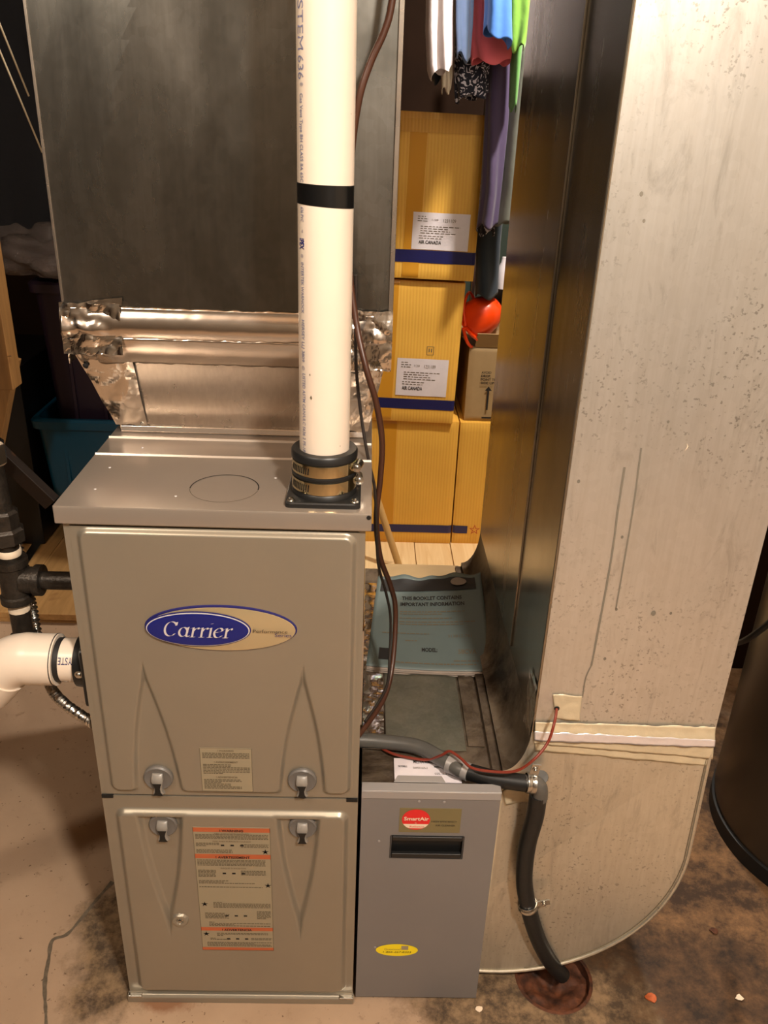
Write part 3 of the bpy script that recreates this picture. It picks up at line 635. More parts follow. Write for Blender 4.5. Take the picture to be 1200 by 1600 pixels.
disc(c, rr, rr*.96, -.0009).build('logo_disc', 'red', st, recalc=False); disc(c, rr, rr*.93, -.0011, clip=(-.0165, -.0085)).build('logo_stripe', 'cream', st, recalc=False)
text('SmartAir', 'logo_lettering', 'cream', st, (c.x+.0005, -.0012, c.z-.001), XA, ZA, .0068, width=.036, bold=.02, center=True)
text('by', 'logo_lettering', 'cream', st, (c.x, -.0012, c.z-.0065), XA, ZA, .002, center=True)
text('Reliance', 'logo_lettering', 'red', st, (c.x+.002, -.0013, c.z-.0145), XA, ZA, .0036, width=.021, center=True)
for s, y in (('HIGH EFFICIENCY', 1284), ('AIR CLEANER', 1290)):
    p = at(674 if y == 1284 else 680, y, Y=0); text(s, 'plate_lettering', 'ink', st, (p.x, -.0009, p.z), XA, ZA, .0032, width=.037 if y == 1284 else .029)
c = at(620, 1484, Y=0)
ys = disc(c, .0335, .0138, -.0006, 48).build('yellow_sticker', 'yellow', dor, recalc=False, label='yellow oval service sticker')
text('Questions?', 'sticker_lettering', 'ink_soft', ys, (c.x-.020, -.0006, c.z+.0005), XA, ZA, .0036, width=.026); text('1-866-267-8303', 'sticker_lettering', 'ink', ys, (c.x-.022, -.0006, c.z-.0062), XA, ZA, .0042, width=.045, shear=.2)
quad(MB(), (0, -.0008, 0), XA, ZA, c.x+.007, c.z+.001, c.x+.018, c.z+.010).build('sticker_emblem', 'sticker', ys, recalc=False)
# top: plate, sheet, taped strips
def slab(name, x0, y0, x1, y1, z, mat, dirt=0, label=None, parent=ac, nu=30, nv=60, seed=1, bow=0):
    mb = MB(); mb.grid(lambda u, v: Vector((x0+(x1-x0)*u, y0+(y1-y0)*v, z+dirt*abs(noise.noise(Vector((x0+(x1-x0)*u, y0+(y1-y0)*v, seed))*38)))), nu, nv); return mb.build(name, mat, parent, label=label, solid=.0006)
slab('top_sheet', CX0, .012, CX1, .69, AT-.003, 'galv_dirty', .0006)
slab('top_sheet', .405, .11, .530, .69, AT+.0000, 'galv_top', 0, nu=2, nv=2)
slab('foil_tape', CX0, .11, .402, .62, AT+.0008, 'foil', .0025, nu=16, nv=90)
slab('foil_tape', .534, .12, .560, .69, AT+.0008, 'galv_dirty', .002, nu=8, nv=60)
slab('top_sheet', CX0+.03, .60, .572, .70, AT+.004, 'kraft', .0005, nu=10, nv=6)
p0, p1 = at(617, 1222, Z=AT), at(718, 1193, Z=AT)
lb = MB().box((.4165, .040, AT), (.516, .090, AT+.0012)).build('rating_label', 'white_paper', ac, label='white rating label on the cabinet top')
text('MEDIA AIR CLEANER', 'label_lettering', 'ink', lb, (.446, .079, AT+.0016), XA, YA, .0072, width=.050, bold=.01)
text('MODEL:', 'label_lettering', 'ink', lb, (.4225, .070, AT+.0016), XA, YA, .0040, width=.0125); text('MODELE:', 'label_lettering', 'ink', lb, (.4225, .070, AT+.0016), XA, YA, .0040, width=.014)
text('SAMX1625-2', 'label_lettering', 'ink_soft', lb, (.445, .067, AT+.0016), XA, YA, .0045, width=.022); text('SERIAL NO.: 10', 'label_lettering', 'ink', lb, (.477, .070, AT+.0016), XA, YA, .0040, width=.026)
text('NO. DE SERIE:', 'label_lettering', 'ink', lb, (.477, .070, AT+.0016), XA, YA, .0040, width=.026); text('SIZE: 16 X 25', 'label_lettering', 'ink', lb, (.477, .055, AT+.0016), XA, YA, .0042, width=.024)

# booklet on the cleaner's top: fanned pages, curled far edge
bk = thing('instruction_booklet', (.485, .47, AT+.002), 'blue-grey instruction booklet with black header lying on the cleaner top', 'booklet')
BA, BBp, BCp, BDp = at(572, 1040, Z=AT+.012), at(769, 1049, Z=AT+.012), Vector((.604, .590, AT+.045)), Vector((.395, .612, AT+.022))
def bsurf(u, v, h=0):
    p = (BA*(1-u)+BBp*u)*(1-v)+(BDp*(1-u)+BCp*u)*v
    return p+ZA*(.010*math.sin(v*2.2)*(.2+.5*u)+h-.004*math.sin(math.pi*u)+.012*max(0, v-.86)/.14*noise.noise(Vector((u*6, v*2, 0))))
def bpatch(mb, u0, u1, v0, v1, h, nu=30, nv=30): return mb.grid(lambda a, c_: bsurf(u0+(u1-u0)*a, v0+(v1-v0)*c_, h), nu, nv)
bpatch(MB(), 0, 1, 0, 1, 0).build('cover', 'booklet', bk, smooth=2, solid=.0004)
for k in range(4): bpatch(MB(), .004, .992-.004*k, -.012-.004*(k % 2), .985, -.002*(k+1)).build('page', 'pages', bk, smooth=2, solid=.0003)
bpatch(MB(), .04, .94, .80, .95, .0016, 30, 20).build('header_band', 'ink', bk, smooth=2)
ov = MB(); n = 32; ov.add([bsurf(.78+.075*math.cos(2*math.pi*i/n), .885+.045*math.sin(2*math.pi*i/n), .0045) for i in range(n)], [tuple(range(n))]); ov.build('header_emblem', 'pages', bk, recalc=False)
def btext(s, u, v, hv, wu, mat='ink', bold=0):
    text(s, 'cover_lettering', mat, bk, (0, 0, 0), XA, YA, hv, width=wu, warp=lambda x, y: bsurf(u+x, v+y, .0009), bold=bold)
btext('THIS BOOKLET CONTAINS', .25, .70, .040, .55, 'ink', .03); btext('IMPORTANT INFORMATION', .24, .63, .040, .58, 'ink', .03)
btext('MODEL:', .44, .165, .036, .13, 'ink', .03); btext('58CVA', .74, .15, .04, .15, 'ink_soft', .02); btext('313812-761', .66, .30, .03, .20, 'ink_soft')
btext('Carrier', .73, .87, .028, .10, 'badge_blue')
mb = MB(); rr_ = random.Random(3)
for v, a, c_ in ((.56, .24, .82), (.535, .24, .62), (.49, .24, .7), (.45, .24, .9), (.425, .24, .8), (.33, .1, .5), (.26, .3, .4), (.05, .2, .88), (.08, .7, .9)):
    u = a
    while u < c_:
        e = min(c_, u+rr_.uniform(.015, .05)); mb.add([bsurf(u, v, .0009), bsurf(e, v, .0009), bsurf(e, v+.010, .0009), bsurf(u, v+.010, .0009)], [(0, 1, 2, 3)]); u = e+.008
mb.build('cover_fine_print', 'ink_soft', bk, recalc=False)
bpatch(MB(), .09, .18, .07, .18, .001, 4, 4).build('cover_picture', 'ink', bk, recalc=False)

# ================================================================== RETURN DUCT
DX0, DX1, DYF, DYB = .612, .8785, .05, .69; SEAM = .531
du = thing('return_duct', (.74, .37, .02), 'tall pale galvanised return duct curving under into the air cleaner', 'ductwork')
mb = MB().box((DX0, DYF, SEAM), (DX1, DYF+.0012, CEIL)); mb.box((DX1-.0012, DYF+.0012, SEAM), (DX1, DYB, CEIL)); mb.box((DX0, DYB-.0012, SEAM), (DX1-.0012, DYB, CEIL))
mb.build('riser', 'galv_duct', du)
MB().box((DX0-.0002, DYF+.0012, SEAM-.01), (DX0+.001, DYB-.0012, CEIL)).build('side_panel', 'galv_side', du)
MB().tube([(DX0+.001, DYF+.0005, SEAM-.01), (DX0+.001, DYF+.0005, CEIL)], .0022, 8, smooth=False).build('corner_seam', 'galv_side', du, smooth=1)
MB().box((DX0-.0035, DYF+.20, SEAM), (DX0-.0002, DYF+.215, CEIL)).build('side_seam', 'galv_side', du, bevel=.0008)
# elbow
EX0 = .5765; ETOP = .447
def arcp(cx, cz, rx, rz, a0, a1, n): return [(cx+rx*math.cos(math.radians(a0+(a1-a0)*i/n)), cz+rz*math.sin(math.radians(a0+(a1-a0)*i/n))) for i in range(n+1)]
heel = [(.8785, .30)]+arcp(.575, .30, .3035, .280, 0, -90, 24)[1:]
throat = arcp(EX0, SEAM-.005, DX0-EX0, SEAM-.005-ETOP, -90, 0, 8)     # from (EX0, ETOP) up to (DX0, SEAM)
poly = [(DX1, SEAM)]+heel+throat[:]+[(DX0, SEAM)]
mb = MB()
# a stack of front sheet (n-gon) plus heel strip, throat strip, back
b0, b1 = at(752, 1400, Y=DYF), at(1072, 1192, Y=DYF); bn = Vector(((b1-b0).z, 0, -(b1-b0).x)).normalized()   # brake line, normal to lower right
def fold(x, z): return Vector((x, DYF-.085*max(0, (Vector((x, 0, z))-Vector((b0.x, 0, b0.z))).dot(bn)), z))
def fs(x, z): return (Vector((x, 0, z))-Vector((b0.x, 0, b0.z))).dot(bn)
U, L_ = [], []
for i, (x, z) in enumerate(poly):
    x2, z2 = poly[(i+1) % len(poly)]; a_, c_ = fs(x, z), fs(x2, z2); (U if a_ <= 0 else L_).append(fold(x, z))
    if a_*c_ < 0:
        t_ = a_/(a_-c_); p_ = Vector((x+(x2-x)*t_, DYF, z+(z2-z)*t_)); U.append(p_); L_.append(p_.copy())
n1 = len(U); mb.add(U+L_, [tuple(range(n1)), tuple(range(n1, n1+len(L_)))])
mb.build('elbow_cheek', 'galv_elbow', du)
MB().add([Vector((x, DYB, z)) for x, z in poly], [tuple(range(len(poly)))[::-1]]).build('elbow_back', 'galv_elbow', du)
mb = MB(); A = [fold(x, z) for x, z in [(DX1, SEAM)]+heel]; mb.loft([A, [Vector((p.x, DYB, p.z)) for p in A]], False, False); mb.build('elbow_heel', 'galv_elbow', du, smooth=1)
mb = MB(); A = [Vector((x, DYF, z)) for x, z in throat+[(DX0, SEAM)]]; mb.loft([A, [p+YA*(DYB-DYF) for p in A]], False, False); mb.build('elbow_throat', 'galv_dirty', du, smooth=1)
mb = MB(); pts = [fold(x, z)+Vector((.0008, -.001, -.0008)) for x, z in [(DX1, SEAM-.04)]+heel]; mb.tube(pts, .0028, 8, smooth=False); mb.build('heel_seam', 'galv_elbow', du, smooth=1)
mb = MB(); pts = [fold(x-.0035, z+.0035)+Vector((0, -.0006, 0)) for x, z in [(DX1, SEAM-.04)]+heel[1:-4]]; mb.tube(pts, .0007, 6, smooth=False); mb.build('seam_groove', 'ink_soft', du)
def tapeq(name, mat, pxs, nu, nv, amp, Y=DYF, freq=60, off=.0012, ridge=None, label=None, seed=0):
    ps = [at(x, y, Y=Y-.0005) for x, y in pxs]; mb = MB(); crumple(mb, *ps, nu, nv, amp, freq, off, ridge=ridge, seed=seed); return mb.build(name, mat, du, solid=.0003, smooth=1, label=label)
tapeq('foil_tape', 'foil_cream', ((836, 1172), (1104, 1196), (1106, 1172), (836, 1143)), 90, 8, .0010, off=.0012, seed=3, label='cream faced foil tape round the duct seam')
tapeq('foil_tape', 'foil_cream', ((834, 1160), (1112, 1184), (1117, 1134), (836, 1126)), 110, 14, .0012, off=.0026, seed=5, ridge=lambda v: .0025*math.exp(-((v-.62)/.14)**2))
M['silver_tape'] = plain('silver_tape_centre', (236, 232, 236), .28, .6, 0, 30, .5, 60)
tapeq('foil_tape', 'silver_tape', ((834, 1153), (1114, 1163), (1115, 1151), (834, 1138)), 110, 5, .0012, off=.0064, seed=6)
tapeq('foil_tape', 'foil_cream', ((790, 1255), (826, 1250), (828, 1224), (784, 1234)), 16, 8, .0025, off=.001, seed=8)
mb = MB(); crumple(mb, (EX0-.008, DYF-.0005, .015), (EX0+.003, DYF-.0005, .015), (EX0+.004, DYF-.0005, .445), (EX0-.0085, DYF-.0005, .445), 6, 90, .0012, 60, .001); mb.build('foil_tape', 'foil_cream', du, solid=.0003)
MB().box((CX1-.003, .045, .02), (EX0+.001, .69, .438)).build('collar', 'galv_dirty', du)
pt = tapeq('foil_patch', 'foil_cream', ((868, 1122), (905, 1126), (909, 1086), (863, 1083)), 16, 14, .0018, off=.001, seed=11, label='square foil patch with cable hole')
hc = at(870, 1107, Y=DYF-.004); MB().lathe(hc, (0, -1, 0), [(0, .004), (.0012, .0035)], 12).build('cable_hole', 'black', du)
mb = MB(); crumple(mb, (DX0-.0035, DYF-.002, .47), (DX0-.0035, DYF+.05, .47), (DX0-.0035, DYF+.05, .60), (DX0-.0035, DYF-.002, .60), 10, 20, .003, 60); mb.build('foil_tape', 'foil', du)
# long water runs and marks on the duct face
M['run'] = plain('dried_water_run', (128, 122, 110), .5, .4)
def run(pts, wd):
    mb = MB(); P_ = spline([at(x, y, Y=DYF-.0004) for x, y in pts], 8); A = []; B = []
    for p in P_: A.append(p-XA*wd*(1+.3*noise.noise(p*50))); B.append(p+XA*wd)
    mb.loft([A, B], False, False); mb.build('water_run', 'run', du)
run(((976, 730), (965, 800), (957, 860), (945, 930), (930, 1010), (924, 1040)), .0014); run(((1002, 700), (990, 790), (980, 850), (966, 930), (962, 952)), .0011)
run(((924, 1040), (915, 1060), (910, 1090)), .001)
for x, y, r in ((963, 952, .0018), (1021, 958, .0032), (945, 1029, .002), (1048, 958, .0018), (1044, 659, .0015), (972, 839, .0018), (904, 752, .002), (1002, 303, .002), (1006, 345, .0016)):
    disc(at(x, y, Y=DYF), r, r*1.3, DYF-.0004, 14).build('spot', 'run', du, recalc=False)
p = at(1073, 692, Y=DYF-.001); MB().add([p, p+Vector((.003, 0, -.005)), p+Vector((-.001, 0, -.011)), p+Vector((.0015, 0, -.005))], [(0, 1, 2, 3)]).build('fleck', 'cream', du)

# ================================================================== CABLES AND HOSES
def cable(name, pts, r, mat, label, cat='cable', n=8):
    o = MB().tube(pts, r, n).build(name, mat, smooth=1); return tag(o, label, cat)
cable('brown_cable', [at(x, y, Y=Yv) for x, y, Yv in ((628, -120, .16), (612, 5, .16), (600, 50, .16), (578, 100, .16), (560, 160, .16), (548, 260, .17), (545, 400, .18), (556, 500, .17), (572, 575, .15), (588, 630, .15), (597, 690, .16), (594, 750, .17), (588, 810, .18), (594, 870, .20), (610, 915, .24), (618, 955, .26), (613, 1040, .22), (598, 1095, .17), (560, 1150, .10))], .0042, 'brown_cable', 'thick brown cable hanging down beside the furnace', n=10)
cable('dark_cable', [at(x, y, Y=Yv) for x, y, Yv in ((556, 430, .18), (556, 560, .18), (563, 640, .18), (574, 710, .17), (585, 760, .17), (588, 810, .17), (591, 880, .19), (604, 930, .23), (610, 965, .25), (609, 1020, .23), (603, 1075, .18), (570, 1128, .12))], .0022, 'black_cable', 'thin dark cable beside the thick brown cable')
gc = [at(560, 1156, Z=AT+.014), at(600, 1159, Z=AT+.014), at(650, 1166, Z=AT+.015), at(682, 1181, Z=AT+.018), at(712, 1199, Z=AT+.022), at(722, 1204, Z=AT+.022)]
dl = thing('condensate_line', (.5, .06, AT), 'grey and black condensate hose run over the cleaner and down to the drain', 'hose')
MB().tube(gc, .0115, 16).build('grey_tube', 'grey_tube', dl, smooth=1)
c0, c1 = at(700, 1192, Z=AT+.021), at(733, 1207, Z=AT+.020); MB().tube([c0, c1], .0135, 18, smooth=False).build('coupler', 'cleaner_lt', dl, smooth=1)
MB().tube([c1-(c1-c0)*.15, at(770, 1216, Y=.028), at(825, 1224, Y=.014)], .0125, 16).build('black_hose', 'hose', dl, smooth=1)
e0, e1 = at(822, 1224, Y=.012), at(840, 1225, Y=.014)
MB().tube([e0, at(836, 1224, Y=.012), at(843, 1232, Y=.012), at(843, 1247, Y=.014)], .0118, 16).build('elbow', 'grey_tube', dl, smooth=1)
MB().tube([at(846, 1214, Y=.02), at(847, 1214, Y=.036)], .0095, 14, smooth=False).build('elbow_cap', 'grey_tube', dl, smooth=1)
MB().tube([at(x, y, Y=Yv) for x, y, Yv in ((841, 1240, .014), (836, 1275, .018), (824, 1320, .022), (819, 1370, .024), (824, 1410, .024), (838, 1460, .026), (858, 1500, .030), (879, 1524, .034))], .0132, 16).build('black_hose', 'hose', dl, smooth=1)
def clamp(c, ax, r, wd, tabdir, tl, name='pipe_strap'):
    ax = Vector(ax).normalized(); a = ax.orthogonal().normalized(); b_ = ax.cross(a); c = Vector(c)
    mb = MB().loft([[c+ax*h+rr*(math.cos(t)*a+math.sin(t)*b_) for t in (2*math.pi*k/28 for k in range(28))] for h, rr in ((-wd/2, r-.0006), (-wd/2, r+.001), (-wd*.12, r+.0012), (0, r+.0002), (wd*.12, r+.0012), (wd/2, r+.001), (wd/2, r-.0006))], cap=False)
    o = mb.build(name, 'zinc', dl, smooth=1); td = Vector(tabdir).normalized(); nn = Vector((0, -1, 0)); sd = td.cross(nn).normalized()
    s0 = c+td*r*.8; q = [s0-sd*wd/2, s0+sd*wd/2, s0+td*tl+sd*wd/2, s0+td*tl-sd*wd/2]
    MB().prism(q, (0, -.0018, 0)).build('strap_tab', 'zinc', o, bevel=.0004); cc = s0+td*tl*.6-YA*.002; screw(o, cc, (0, -1, 0), .0036)
clamp(at(829, 1223, Y=.012), (1, 0, -.1), .0140, .013, (.15, 0, 1), .024)
clamp(at(824, 1414, Y=.024), (-.15, 0, 1), .0145, .011, (1, 0, .25), .024)
cable('red_wire', [at(x, y, Y=Yv) for x, y, Yv in ((566, 1152, .145), (590, 1165, .115), (612, 1177, .095), (640, 1184, .085), (668, 1187, .075), (690, 1180, .060), (703, 1174, .055), (720, 1185, .04), (738, 1200, .02), (775, 1206, .008), (808, 1204, .0), (835, 1186, -.002), (856, 1160, .01), (866, 1130, .02), (870, 1108, .044))], .0021, 'red_wire', 'thin red-brown wire looping from cleaner top into the duct patch')

# ================================================================== LEFT: INTAKE, GAS PIPE, CONDUIT
iy, iz = .052, at(100, 1028, Y=.05).z-.004
ip = thing('intake_pipe', (-.10, iy, iz), 'white plastic intake elbow with black flange on the furnace left side', 'pipe')
MB().lathe((0, iy, iz), (-1, 0, 0), [(0, .03), (.004, .03), (.07, .03)], 40).build('pipe', 'pvc', ip, smooth=1)
pf = lambda h, x: [Vector((x, p.x, p.y)) for p in rsq(Vector((iy, iz, 0)), h, .007, 0)]
MB().loft([pf(.046, -.0002), pf(.046, -.006), pf(.044, -.0075)]).build('flange', 'rubber', ip, smooth=1)
MB().lathe((-.007, iy, iz), (-1, 0, 0), [(0, .040), (.004, .037), (.016, .036), (.016, .031)], 40).build('collar', 'rubber', ip, smooth=1)
screw(ip, (-.013, iy-.0385, iz+.004), (0, -1, 0), .0042)
# socket + 45-degree elbow
el = [Vector((-.052, iy, iz)), Vector((-.085, iy, iz)), Vector((-.10, iy, iz)), Vector((-.118, iy, iz-.006)), Vector((-.138, iy, iz-.022)), Vector((-.155, iy, iz-.042))]
MB().tube(spline(el), .0355, 36, smooth=False).build('elbow', 'pvc', ip, smooth=1)
MB().tube([Vector((-.1325, iy, iz-.017)), Vector((-.160, iy, iz-.048))], .0385, 36, smooth=False).build('elbow_socket', 'pvc', ip, smooth=1)
MB().tube([Vector((-.150, iy, iz-.036)), Vector((-.36, iy, iz-.29))], .03, 32, smooth=False).build('pipe', 'pvc', ip, smooth=1)
MB().lathe((-.0445, iy, iz), (-1, 0, 0), [(0, .0302), (.0015, .0304), (.0085, .0304), (.0095, .036), (.0105, .0362)], 40, cap=False).build('primer_ring', 'ink', ip, smooth=1, label='dark primer stain ring')
def iw(x, y): a = math.radians(140)+y/.0302; return Vector((-.043+x, iy+.0303*math.cos(a), iz+.0303*math.sin(a)))
text('SYSTE', 'printed_lettering', 'badge_rim', ip, (0, 0, 0), XA, YA, .010, width=.0225, warp=lambda x, y: iw(.0225-x-.0005, y))
gp = thing('gas_pipe', (-.115, .13, 0), 'black iron gas pipe with tee entering the furnace left side', 'pipe')
gy = .13; gz = at(85, 907, Y=gy).z; gx = at(22, 905, Y=gy).x
MB().tube([(0, gy, gz), (gx+.03, gy, gz)], .0132, 16, smooth=False).build('nipple', 'iron', gp, smooth=1)
MB().lathe((gx+.012, gy, gz), (1, 0, 0), [(0, .019), (.018, .019), (.018, .0225), (.028, .0225), (.028, .017)], 20).build('tee_branch', 'iron', gp, smooth=1)
MB().lathe((gx, gy, gz), (0, 0, 1), [(-.034, .017), (-.034, .0225), (-.024, .0225), (-.022, .0195), (.022, .0195), (.024, .0225), (.034, .0225), (.034, .017)], 22).build('tee', 'iron', gp, smooth=1)
MB().tube([(gx, gy, gz+.02), (gx, gy, gz+.085)], .0145, 16, smooth=False).build('nipple', 'iron', gp, smooth=1)
MB().lathe((gx, gy, gz+.04), (0, 0, 1), [(0, .0156), (.003, .0164), (.008, .0160), (.010, .015)], 20).build('sealant_ring', 'cream', gp, smooth=1)
MB().lathe((gx, gy, gz+.06), (0, 0, 1), [(0, .020), (.003, .025), (.020, .025), (.024, .021), (.046, .021), (.05, .017)], 8).build('union', 'iron', gp)
MB().tube([(gx, gy, gz+.10), (gx-.004, gy, gz+.19)], .0145, 16, smooth=False).build('nipple', 'iron', gp, smooth=1)
MB().lathe((gx-.004, gy, gz+.175), (0, 0, 1), [(0, .018), (.004, .022), (.03, .022), (.034, .018)], 8).build('valve_body', 'zinc', gp)
MB().box((gx-.03, gy-.03, gz+.192), (gx+.016, gy-.022, gz+.202)).build('valve_handle', 'zinc', gp, bevel=.001)
MB().tube([(gx-.004, gy, gz+.2), (gx-.004, gy, CEIL)], .0132, 14, smooth=False).build('riser_pipe', 'iron', gp, smooth=1)
MB().tube([(gx, gy, gz-.02), (gx, gy, gz-.10)], .0145, 16, smooth=False).build('drip_leg', 'iron', gp, smooth=1)
MB().lathe((gx, gy, gz-.05), (0, 0, 1), [(0, .0150), (.010, .0154), (.012, .0148)], 16).build('sealant_ring', 'cream', gp, smooth=1)
MB().lathe((gx, gy, gz-.118), (0, 0, 1), [(0, .0165), (.003, .0195), (.026, .0195), (.028, .017)], 8).build('cap', 'iron', gp)
cond = [at(x, y, Y=Yv) for x, y, Yv in ((-10, 740, .19), (6, 790, .19), (26, 850, .185), (38, 890, .18), (46, 930, .18), (55, 975, .175), (66, 1030, .15), (80, 1075, .10), (105, 1103, .05), (146, 1130, .012))]
tag(MB().tube(spline(cond, 26), .0070, 12, smooth=False, ripple=(.0015, .0070)).build('flexible_conduit', 'zinc', smooth=1), 'ribbed flexible metal conduit looping behind the white intake elbow', 'conduit')

# ================================================================== BOXES
def carton(name, x0, x1, y0, d, z0, h, label, rot=0, rx=0, tape=True, blue=None, paper=None, mat='card', seed=0, bluefull=True, hand=False, taper=0):
    t = thing(name, ((x0+x1)/2, y0+d/2, z0), label, 'box', 'yellow cartons stacked behind the furnace' if mat == 'card' else None)
    piv = Vector(((x0+x1)/2, y0, z0)); Rm = Matrix.Rotation(rx, 3, 'X') @ Matrix.Rotation(rot, 3, 'Y'); tf = lambda p: Rm @ (Vector(p)-piv)+piv
    rr = random.Random(seed)
    def fr(u, v):
        x = x0+(x1-x0)*u; z = z0+h*v; e = min(u, 1-u, v, 1-v)
        return tf((x, y0+.004*sm(.03, 0, e)*1-.0025*noise.noise(Vector((x*9, z*9, seed)))*sm(0, .1, e), z))
    mb = MB(); mb.grid(fr, 24, 30)
    c = [(x0, y0+.004), (x1, y0+.004), (x1, y0+d), (x0, y0+d)]
    lo = [tf((x, y, z0)) for x, y in c]; hi = [tf((x, y, z0+h)) for x, y in c]
    mb.add(lo+hi, [(1, 2, 6, 5), (2, 3, 7, 6), (3, 0, 4, 7), (4, 5, 6, 7), (0, 3, 2, 1)])
    body = mb.build('carton_body', mat, t, smooth=1)
    def strip(nm, m_, a0, a1, b0, b1, off, lb=None, nu=72, nv=60):
        mb = MB(); mb.grid(lambda u, v: fr(a0+(a1-a0)*u, b0+(b1-b0)*v)+Rm@Vector((0, -off, 0)), nu, nv); return mb.build(nm, m_, t, smooth=2, label=lb, recalc=False)
    if tape: strip('packing_tape', 'pack', tape[0], tape[1], 0.01, .995, .0008, 'clear brown packing tape')
    if blue: strip('blue_band', 'blue_tape', blue[0], blue[1], blue[2], blue[3], .0011, 'navy blue tape band')
    if paper:
        a0, a1, b0, b1 = paper; pp = strip('shipping_label', 'white_paper', a0, a1, b0, b1, .0016, 'white shipping label', 30, 30)
        W_, H2 = (a1-a0), (b1-b0)
        def lt(s, u, v, hh, ww, m_='ink', bold=0):
            text(s, 'label_lettering', m_, pp, (0, 0, 0), XA, ZA, hh, width=ww, warp=lambda x, y: fr(a0+W_*(u+x), b0+H2*(v+y))+Rm@Vector((0, -.0024, 0)), bold=bold)
        lt('AIR CANADA', .12, .16, .095, .40, 'ink', .02); lt('1231109', .53, .76, .09, .22, 'ink_soft'); lt('1/28', .33, .79, .05, .11, 'ink_soft')
        mb = MB(); r2 = random.Random(seed)
        for v, a, e in ((.88, .08, .22), (.82, .08, .27), (.76, .08, .26), (.62, .14, .84), (.56, .14, .62), (.50, .14, .66), (.44, .14, .76), (.36, .12, .55), (.30, .12, .52)):
            u = a
            while u < e:
                f = min(e, u+r2.uniform(.03, .09)); mb.add([fr(a0+W_*uu, b0+H2*vv)+Rm@Vector((0, -.0021, 0)) for uu, vv in ((u, v), (f, v), (f, v+.02), (u, v+.02))], [(0, 1, 2, 3)]); u = f+.02
        mb.build('label_fine_print', 'ink_soft', pp, recalc=False)
    return t, fr, Rm
ZP = .0362
YBX = 1.575
pA = at(583, 655, Y=YBX); pA2 = at(715, 657, Y=YBX)
bA = carton('yellow_carton', .33, .655, YBX, .40, ZP, .428, 'yellow carton at the lower left, standing on the planks beside the starred one', tape=(.27, .40), blue=(.0, 1.0, .095, .16), seed=1)
bB = carton('yellow_carton', .660, .93, YBX+.003, .40, ZP, .425, 'yellow carton with a red star, lower right of the stack', tape=None, blue=(.0, .18, .095, .16), seed=2)
# red star
t, fr, Rm = bB; pc = at(741, 827, Y=YBX); mb = MB()
for k in range(5):
    a = math.pi/2+k*2*math.pi/5; tip = Vector((math.cos(a), 0, math.sin(a)))*.019
    for sg in (-1, 1):
        a2 = a+sg*math.pi/5; inn = Vector((math.cos(a2), 0, math.sin(a2)))*.0075; o_ = Vector((pc.x, YBX-.0045, pc.z))
        mb.add([o_+tip, o_+inn, o_+inn*.62, o_+tip*.72], [(0, 1, 2, 3)])
M['star'] = plain('red_marker', (176, 48, 40), .6); mb.build('red_star', 'star', t, label='red outlined star mark')
# middle box leans: measured corners
zc = ZP+.430
bC = carton('yellow_carton', .345, .632, 1.560, .38, zc, .428, 'leaning yellow carton in the middle of the stack with white label', rot=math.radians(1.2), tape=(.12, .33), blue=(0, 1, .10, .175), paper=(.36, .90, .20, .47), seed=3)
zd = zc+.436
bD = carton('yellow_carton', .418, .660, 1.545, .36, zd, .432, 'topmost yellow carton with white label and navy band', rot=math.radians(1.0), tape=(.15, .34), blue=(0, 1, .105, .185), paper=(.24, .90, .19, .42), seed=4)
t, fr, Rm = bD
mb = MB(); mb.grid(lambda u, v: fr(u, .885+.115*v+.004*noise.noise(Vector((u*20, 3, 0)))*(1-v))+Rm@Vector((0, -.0022, 0)), 40, 3); mb.build('top_flap', 'card_flap', t, label='torn folded flap edge')
# handling icons on the middle box: small arrow glyph
t, fr, Rm = bC; mb = MB()
for a in ((.66, .50, .665, .56), (.73, .50, .735, .56), (.66, .50, .735, .503), (.66, .557, .735, .56), (.68, .52, .69, .545), (.705, .52, .715, .545)):
    mb.add([fr(u, v)+Vector((0, -.0012, 0)) for u, v in ((a[0], a[1]), (a[2], a[1]), (a[2], a[3]), (a[0], a[3]))], [(0, 1, 2, 3)])
mb.build('handling_mark', 'ink_soft', t, recalc=False)
# brown open carton on box B
ze = ZP+.4265; yE = 1.60
bE = carton('brown_carton', .672, .93, yE, .30, ze, .235, 'open brown carton with black arrow marking on the starred carton', tape=None, mat='kraft', seed=5)
t, fr, Rm = bE
fp = [(.672, ze+.235), (.93, ze+.235)]
MB().grid(lambda u, v: Vector((.690+.24*u+.012*noise.noise(Vector((v*5, 0, 1)))*(1-u), yE+.002-.02*v, ze+.235-.0+.045*v)), 12, 8).build('front_flap', 'kraft', t, solid=.003)
MB().grid(lambda u, v: Vector((.672-.025*v, yE+.01+.28*u, ze+.235+.03*v)), 6, 6).build('side_flap', 'kraft', t, solid=.003)
MB().grid(lambda u, v: Vector((.715+.215*u, yE+.03+.01*v+.02*math.sin(v*3), ze+.225+.10*v+.012*noise.noise(Vector((u*5, v, 4))))), 12, 8).build('inner_flap', 'kraft', t, solid=.003)
ea = at(752, 583, Y=yE)
for k, s in enumerate(('AVOID', 'DROP,', 'POINT THIS', 'SIDE UP')): text(s, 'stencil_lettering', 'ink', t, (ea.x, yE-.005, ea.z-.011*k), XA, ZA, .0075, bold=.02, width=(.030, .030, .055, .042)[k])
aa = at(760, 640, Y=yE); ab = at(762, 610, Y=yE)
MB().box((aa.x-.0028, yE-.0052, aa.z), (aa.x+.0028, yE-.0046, ab.z+.004)).build('arrow_mark', 'ink', t)
